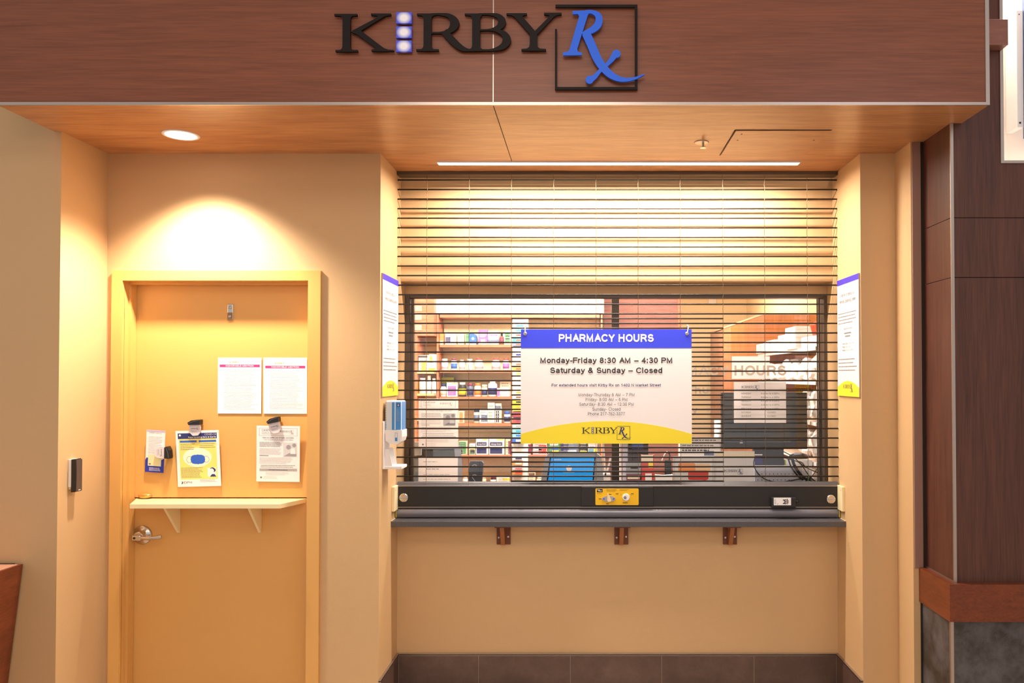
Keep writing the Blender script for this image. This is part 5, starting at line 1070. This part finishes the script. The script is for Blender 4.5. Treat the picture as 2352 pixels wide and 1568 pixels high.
# papers fixed to the inside of the glass
GY = WIN + .052
shingles(((961.5, 915), (1052.5, 915), (1052.5, 1029), (961.5, 1029)), GY, 'shingles flyer taped inside the left window pane', 'shingles flyers', m_=thinpaper)
ob, fr, o, wd, hd = sheet(((961, 1051.5), (1051.5, 1051.5), (1051.5, 1120), (961, 1120)), GY, 'notice', 'plain white printed notice low inside the left window pane', 'notice', m_=thinpaper)
MB(greyink).greek(fr, o, wd * .12, wd * .5, hd * .8, hd * .88, .02, .0025, 3, .0012).greek(fr, o, wd * .12, wd * .92, hd * .02, hd * .45, .013, .0020, 5, .0012).m(ink).greek(fr, o, wd * .2, wd * .6, hd * .60, hd * .64, .02, .0028, 6, .0012).build('printed_text', ob)
GY2 = WIN + .066
ob, fr, o, wd, hd = sheet(((1681, 818), (1768, 818), (1768, 870), (1681, 870)), GY2 + .004, 'paper_sheet', 'plain white sheet behind the word HOURS on the right pane', 'paper sheet', m_=thinpaper)
# translucent hours lettering on the right pane
mk = mat('frosted_letter', (196, 178, 158), .6)
for st, pc, pb, ph, x0_, x1_, lb in (('PHARMACY HOURS', 0, 862, 23, 1484, 1806, 'large beige PHARMACY HOURS lettering on the right pane'), ('Mon - Thu', 0, 904, 18, 1484, 1628, 'beige Mon - Thu lettering on the right pane'), ('8:00 - 6:00', 0, 904, 18, 1700, 1806, 'beige opening times beside Mon - Thu on the pane'), ('8:30 - 5:30', 0, 926, 15, 1700, 1806, 'beige opening times on the middle row of the pane'), ('Friday', 0, 950, 18, 1530, 1602, 'beige Friday lettering on the right pane'), ('8:30 - 4:30', 0, 951, 16, 1688, 1803, 'beige opening times beside Friday on the pane')):
    b = MB(mk); yy_ = WIN + .0395; a = P(x0_, pb, yy_); e = P(x1_, pb, yy_); b.text(st, FRONT, a, 0, 0, h=Z(pb - ph, yy_) - Z(pb, yy_), wd=e.x - a.x, d=0, bold=.02)
    tag(b.build('window_lettering'), lb, 'lettering', 'beige lettering on the right pane')
# opening hours card in a clear holder
hy = WIN + .026
q = [P(*p, hy) for p in ((1686, 877), (1805.5, 877), (1805.5, 971), (1686, 971))]
t = thing('hours_card', ((q[0].x + q[1].x) / 2, hy, q[3].z), 'opening hours card with a small logo in a clear holder', 'card')
b = MB(thinpaper); O2 = Vector((q[3].x, hy, q[3].z)); wd, hd = q[1].x - q[0].x, q[0].z - q[3].z; b.rect(0, wd, 0, hd, FRONT, O2, 0, -.001); b.build('card', t)
MB(clear).rect(-.004, wd + .004, -.004, hd + .002, FRONT, O2, .003, .001).build('holder', t)
b = MB(ink); small_logo(b, FRONT, O2 + Vector((wd * .14, 0, hd * .92)), wd * .35, .0012)
b.m(mat('dark_grey_print', (74, 70, 72), .6))
for i, (d1, d2) in enumerate((('MONDAY', '8:30AM to 4:30PM'), ('TUESDAY', '8:30AM to 4:30PM'), ('WEDNESDAY', '8:30AM to 4:30PM'), ('THURSDAY', '8:30AM to 4:30PM'), ('FRIDAY', '8:30AM to 4:30PM'), ('SATURDAY', 'CLOSED'), ('SUNDAY', 'CLOSED'))):
    yl_ = hd * (.70 - i * .092); b.text(d1, FRONT, O2, wd * .14, yl_, h=hd * .04, wd=wd * .19, d=.0012).text(d2, FRONT, O2, wd * (.52 if i < 5 else .64), yl_, h=hd * .04, wd=wd * (.35 if i < 5 else .16), d=.0012)
b.build('printed_text', t)
# tablet kiosk
YT = 4.70; PB = PPY_CT(YT); t = thing('tablet_kiosk', (Xw(1311, YT), YT + .05, CT), 'grey tablet stand showing a bright blue screen', 'tablet')
def tp(px, py): p = P(px, py, YT); return (p.x, p.z)
b = MB(mat('kiosk_grey', (150, 152, 158), .35)); b.prism([tp(1234, PB), tp(1252, 1050), tp(1262, 1040), tp(1370, 1040), tp(1382, 1050), tp(1391, PB)], FRONT, (0, YT, 0), 0, -.05); b.build('housing', t)
b = MB(mat('kiosk_navy', (18, 36, 70), .2)); b.prism([tp(1250, PB - 8), tp(1263, 1048), tp(1368, 1048), tp(1361, PB - 8)], FRONT, (0, YT, 0), .001, 0); b.build('screen_border', t)
scr = mat('blue_screen', (24, 150, 226), .25, emit=(20, 140, 225), estr=.45)
b = MB(scr); b.prism([tp(1253, PB - 10), tp(1266, 1051), tp(1365, 1051), tp(1358, PB - 10)], FRONT, (0, YT, 0), .002, .001)
b.m(white).disc(tp(1307, 1075)[0], tp(1307, 1075)[1], .017, FRONT, (0, YT, 0), .003, .003, 20); b.m(mat('pale_blue_band', (190, 216, 240), .4)).rect(tp(1294, 0)[0], tp(1320, 0)[0], tp(0, 1085)[1], tp(0, 1084)[1], FRONT, (0, YT, 0), .003, .003).rect(tp(1272, 0)[0], tp(1290, 0)[0], tp(0, 1056)[1], tp(0, 1054)[1], FRONT, (0, YT, 0), .003, .003)
b.build('screen', t)
# card terminal stand
YC = 4.70; t = thing('card_terminal', (Xw(1093, YC), YC + .03, CT), 'dark grey card terminal standing near the left window pane', 'card terminal')
def cp(px, py): p = P(px, py, YC); return (p.x, p.z)
b = MB(mat('terminal_grey', (62, 66, 74), .3)); b.prism([cp(1071, PB), cp(1078, 1064), cp(1081, 1059), cp(1106, 1059), cp(1110.5, 1064), cp(1102, PB)], FRONT, (0, YC, 0), 0, -.04); b.build('body', t)
b = MB(mat('silver_ring', (196, 200, 208), .3, .6))
for cy_ in (1070, 1093):
    c_ = cp(1090, cy_); b.ribbon([(c_[0] - .016, c_[1] - .004, .004), (c_[0] - .008, c_[1] + .006, .004), (c_[0] + .006, c_[1] + .007, .004), (c_[0] + .016, c_[1] - .004, .004)], FRONT, (0, YC, 0), .002, 0)
c_ = cp(1084, 1095); d_ = cp(1094, 1108); b.ribbon([(c_[0], c_[1], .003), (d_[0], d_[1], .003)], FRONT, (0, YC, 0), .004, 0); b.build('ring_trim', t)
# printer at the left
YP = 4.86; b = MB(mat('printer_blue_grey', (92, 104, 116), .4)); 
t = thing('printer', (Xw(1000, YP), YP + .1, CT), 'blue grey printer half hidden behind the left flyer', 'printer')
x0, x1 = Xw(950, YP), Xw(1048, YP); b.prism([(x0, CT), (x1, CT), (x1, CT + .18), (Xw(1044, YP), Z(1030, YP)), (x0, Z(1030, YP))], FRONT, (0, YP, 0), 0, -.25); b.build('body', t)
MB(blackp).box(Xw(958, YP), Xw(995, YP), YP - .004, YP, Z(1048, YP), Z(1032, YP)).build('paper_slot', t)
MB(mat('printer_silver', (176, 180, 186), .3, .4)).box(x0, Xw(970, YP), YP - .012, YP - .003, Z(1045, YP), Z(1014, YP), .003).build('side_cover', t)
# framed card, clinic notice and pegboard tray
YA = 4.66
def rc(px0, px1, py0, py1, Y):
    if py1 > 1115: py1 = PPY_CT(Y)
    a, b_ = P(px0, py1, Y), P(px1, py0, Y); return a, b_.x - a.x, b_.z - a.z
a, wd, hd = rc(1547, 1640, 1048, 1128, YA); t = thing('framed_notice', (a.x + wd / 2, YA, CT), 'grey framed notice with orange and red speech bubbles', 'framed notice')
MB(mat('frame_grey', (196, 192, 188), .4)).rect(0, wd, 0, hd, FRONT, a, 0, -.012).build('frame', t)
b = MB(mat('notice_paper', (218, 212, 206), .5)); b.rect(.010, wd - .012, .004, hd - .012, FRONT, a, .0006, 0)
b.m(cm('orange')).prism([(x + wd * .12, y + hd * .66) for x, y in rrect(0, wd * .42, 0, hd * .20, .012)], FRONT, a, .001, .001).m(mat('print_peach', (236, 190, 140), .5)).prism([(x + wd * .55, y + hd * .66) for x, y in rrect(0, wd * .36, 0, hd * .18, .012)], FRONT, a, .001, .001)
b.m(cm('red')).prism([(x + wd * .36, y + hd * .50) for x, y in rrect(0, wd * .50, 0, hd * .20, .012)], FRONT, a, .0014, .0014).prism([(wd * .72, hd * .499), (wd * .80, hd * .499), (wd * .82, hd * .44)], FRONT, a, .0014, .0014)
b.m(ink).greek(FRONT, a, wd * .12, wd * .84, hd * .24, hd * .36, .012, .0035, 3, .001).build('printed_notice', t)
a, wd, hd = rc(1640.5, 1733, 1036, 1125, YA + .01); t = thing('benefits_notice', (a.x + wd / 2, YA, CT), 'pale grey notice about benefits leaning behind the right pane', 'notice')
MB(mat('notice_grey', (214, 208, 204), .5)).rect(0, wd, 0, hd, FRONT, a, 0, -.004).build('board', t)
b = MB(ink); small_logo(b, FRONT, a + Vector((wd * .24, 0, hd * .66)), wd * .48, .001)
b.m(mat('dark_grey_print', (74, 70, 72), .6)).text('If you receive VA benefits, you must', FRONT, a, wd * .10, hd * .27, h=hd * .035, wd=wd * .80, d=.001).text('notify our office for any prescriptions', FRONT, a, wd * .10, hd * .19, h=hd * .035, wd=wd * .80, d=.001)
b.m(mat('pale_cream_print', (232, 214, 180), .5)).rect(wd * .05, wd, hd * .90, hd * .98, FRONT, a, .001, .001); b.build('printed_text', t)
a, wd, hd = rc(1733.5, 1842, 1071, 1125, YA - .02); b = MB(mat('tray_white', (206, 208, 220), .3, .2)); b.rect(0, wd, 0, hd, FRONT, a, 0, -.06)
b.m(ink)
for j in range(4):
    for i in range(10): b.disc(wd * (.07 + .082 * i), hd * (.80 - .16 * j), .0028, FRONT, a, .0008, 0, 8)
tag(b.build('perforated_tray'), 'white perforated metal tray under the black cables', 'tray')
b = MB(mat('phone_base', (36, 38, 44), .35)); a, wd, hd = rc(1732, 1800, 1030, 1068, YA + .045); b.rect(0, wd, 0, hd, FRONT, a, 0, -.05); b.m(navyink).rect(0, wd * .28, hd * .1, hd * .55, FRONT, a, .001, 0).m(white).rect(.004, wd * .28, hd * .6, hd * .66, FRONT, a, .001, 0)
a = Vector((a.x, a.y, CT)); b.rect(0, wd, 0, .25 if False else P(0, 1068, YA + .045).z - CT, FRONT, a, -.004, -.05); tag(b.build('device_box'), 'black electronic device box behind the perforated tray', 'device')
# tangle of cables
b = MB(black); r = random.Random(5)
def cpt(px, py, Y): p = P(px, py, Y); return (p.x, p.y, p.z)
YB = YA - .035
b.tube(seg([cpt(1736, 1045, YB + .005), cpt(1731, 1066, YB), cpt(1742, 1088, YB - .01), cpt(1762, 1102, YB - .01), cpt(1792, 1107, YB - .01), cpt(1822, 1102, YB), cpt(1845, 1100, YB), cpt(1872, 1107, YB)], 8), .0032, 8)
b.tube(seg([cpt(1790, 1112, YB), cpt(1815, 1105, YB - .01), cpt(1850, 1098, YB), cpt(1880, 1108, YB)], 8), .003, 8)
b.tube(seg([cpt(1778, 1035, YB), cpt(1800, 1050, YB), cpt(1835, 1062, YB), cpt(1860, 1094, YB), cpt(1884, 1112, YB)], 8), .003, 8)
b.tube(seg([cpt(1790, 1032, YB), cpt(1820, 1048, YB + .01), cpt(1850, 1072, YB), cpt(1880, 1086, YB), cpt(1884, 1088, YB + .02)], 8), .0028, 8)
b.tube(seg([cpt(1880, 1070, YB + .01), cpt(1866, 1092, YB), cpt(1846, 1108, YB), cpt(1836, 1116, YB)], 8), .0026, 8)
b.tube(seg([cpt(1826, 1058, YB), cpt(1842, 1062, YB - .005), cpt(1850, 1074, YB)], 6), .003, 8)
for i in range(7):
    k = r.uniform(-6, 6); b.tube(seg([cpt(1816 + k, 1052, YB + .009), cpt(1822 + k, 1070, YB + .007), cpt(1836 + k, 1090, YB + .007), cpt(1850 + k, 1102, YB + .008)], 5), .0045, 8)
tag(b.build('cable_bundle'), 'tangled black cables draped over the perforated tray', 'cables')
b = MB(mat('mouse_black', (30, 32, 38), .25)); c = P(1834, 1040, YA + .13); b.lathe((c.x, c.y, P(0, 1054, YA + .1).z), [(.05, 0), (.055, .012), (.045, .026), (.02, .035)], 'z', 20, sx=1.1, sy=.6)
b.m(mat('mouse_sheen', (190, 204, 236), .3)).lathe((c.x - .006, c.y - .012, P(0, 1054, YA + .1).z + .022), [(.03, 0), (.024, .010), (.01, .013)], 'z', 16, sx=1.1, sy=.5)  # sheen on the mouse painted as a pale blue cap
ms = tag(b.build('computer_mouse'), 'black mouse with a pale blue painted sheen beside the cables', 'mouse')
a, wd, hd = rc(1800, 1862, 1054, 1124, YA + .08); b = MB(cm('white')); b.rect(0, wd, 0, 0.001 + P(0, 1054, YA + .1).z - a.z - .001, FRONT, (a.x, a.y - .03, a.z), 0, -.08); b.m(cm('lime')).rect(0, .008, hd * .8, hd * .99, FRONT, (a.x, a.y - .03, a.z), .001, 0); b.m(cm('green')).rect(wd * .8, wd * .96, hd * .45, hd * .6, FRONT, (a.x, a.y - .03, a.z), .001, 0)
tag(b.build('paper_stack'), 'white stack of papers under the mouse', 'papers')
# things behind the sign's lower edge
YD = 4.74
a, wd, hd = rc(1423, 1441, 800, 1128, YD + .05); b = MB(mat('post_pale', (206, 214, 230), .35)); b.rect(wd * .4, wd, 0, hd, FRONT, a, 0, -.03).m(white).rect(0, wd * .25, 0, hd, FRONT, a, 0, -.03); tag(b.build('white_post'), 'pale post standing right of the window mullion', 'post')
a, wd, hd = rc(1443, 1489, 1000, 1056, YD + .06); b = MB(cm('black')); b.rect(0, wd, CT - a.z, hd, FRONT, a, 0, -.08).m(cm('blue')).rect(wd * .18, wd * .75, hd * .45, hd * .96, FRONT, a, .001, 0); b.m(cm('grey'))
for j in range(2):
    for i in range(7): b.disc(wd * (.1 + .13 * i), hd * (.32 - .2 * j), .0025, FRONT, a, .001, 0, 8)
tag(b.build('medicine_box'), 'black and blue product box right of the pale post', 'product box')
def pouch(px0, px1, py0, py1, Y, col, bands, lab, name='snack_bag'):
    a, wd, hd = rc(px0, px1, py0, py1, Y); b = MB(cm(col)); b.prism([(0, 0), (wd, 0), (wd * .96, hd * .5), (wd, hd), (wd * .5, hd * .97), (0, hd), (wd * .04, hd * .5)], FRONT, a, 0, -.03)
    for n_, y0, y1, x0, x1 in bands: b.m(cm(n_)).rect(wd * x0, wd * x1, hd * y0, hd * y1, FRONT, a, .001, 0)
    return tag(b.build(name), lab, 'bag')
pouch(1473, 1503, 1044, 1128, YD - .01, 'red', [('cream', .86, 1, 0, .9), ('yellow', .72, .84, .55, .9), ('white', .38, .6, .3, .8), ('maroon', .25, .3, 0, 1), ('pink', .1, .2, .2, .9)], 'upright red packet with white print under the hours sign')
pouch(1438, 1472, 1062, 1128, YD - .02, 'maroon', [('grey', .70, 1, 0, 1), ('black', .84, .88, .3, .8), ('cream', .58, .64, .1, .9), ('white', .2, .34, .3, .9)], 'dark maroon and grey packet left of the red packet')
pouch(1505, 1545, 1090, 1128, YD - .01, 'white', [('grey', .2, .24, .1, .8)], 'folded white paper bag right of the red packet', 'paper_bag')
t = thing('desk_lamp', (Xw(1537, YD), YD, CT), 'small black gooseneck stand with a thin white tube', 'desk stand')
MB(blackp).box(Xw(1528, YD), Xw(1544, YD), YD + .035, YD + .06, CT, Z(1058, YD), .003).build('post', t)
MB(blackp).tube(seg([cpt(1537, 1058, YD + .045), cpt(1538, 1044, YD + .045), cpt(1533, 1036, YD + .045)], 6), .0045).build('neck', t)
MB(whitepl).tube(seg([cpt(1533, 1036, YD + .045), cpt(1526, 1044, YD + .04), cpt(1520, 1058, YD + .035)], 6), .003).build('tube', t)
a, wd, hd = rc(1562, 1654, 1006, 1048, YD + .04); b = MB(cm('white')); b.box(a.x, a.x + wd, YD + .04, YD + .12, CT, a.z + hd, .004); ob = tag(b.build('printed_carton'), 'white carton with grey and black print left of the monitor', 'carton')
b = MB(greyink); b.greek(FRONT, a, wd * .05, wd * .95, hd * .55, hd * .92, .016, .007, 3, .001); b.m(ink).greek(FRONT, a, wd * .05, wd * .8, hd * .35, hd * .5, .014, .008, 7, .001).m(cm('slateblue')).rect(wd * .6, wd * .85, hd * .05, hd * .3, FRONT, a, .001, 0).build('box_print', ob)
b = MB(whitepl); c = P(1648, 985, YD + .18); b.cyl((c.x, c.y, CT + .05), (c.x, c.y, Z(965, YD + .18)), .022, .020); b.box(c.x - .03, c.x + .022, c.y - .03, c.y + .03, CT, CT + .05, .004); tag(b.build('paper_roll'), 'upright white roll between the carton and the monitor', 'paper roll')
b = MB(mat('white_strap', (240, 232, 226), .5)); YW = 4.78
b.ribbon([(Xw(1386, YW), Z(1018, YW), .010), (Xw(1388, YW), Z(1050, YW), .010), (Xw(1390, YW), Z(1090, YW), .010)], FRONT, (0, YW, 0), 0, -.01).ribbon([(Xw(1390, YW), Z(1092, YW), .010), (Xw(1398, YW), Z(1070, YW), .012), (Xw(1402, YW), Z(1050, YW), .012)], FRONT, (0, YW, 0), 0, -.01)
b.box(Xw(1380, YW), Xw(1402, YW), YW, YW + .05, CT, Z(1088, YW), .003)
tag(b.build('label_holder'), 'white strap shaped holder between the tablet and the mullion', 'holder')
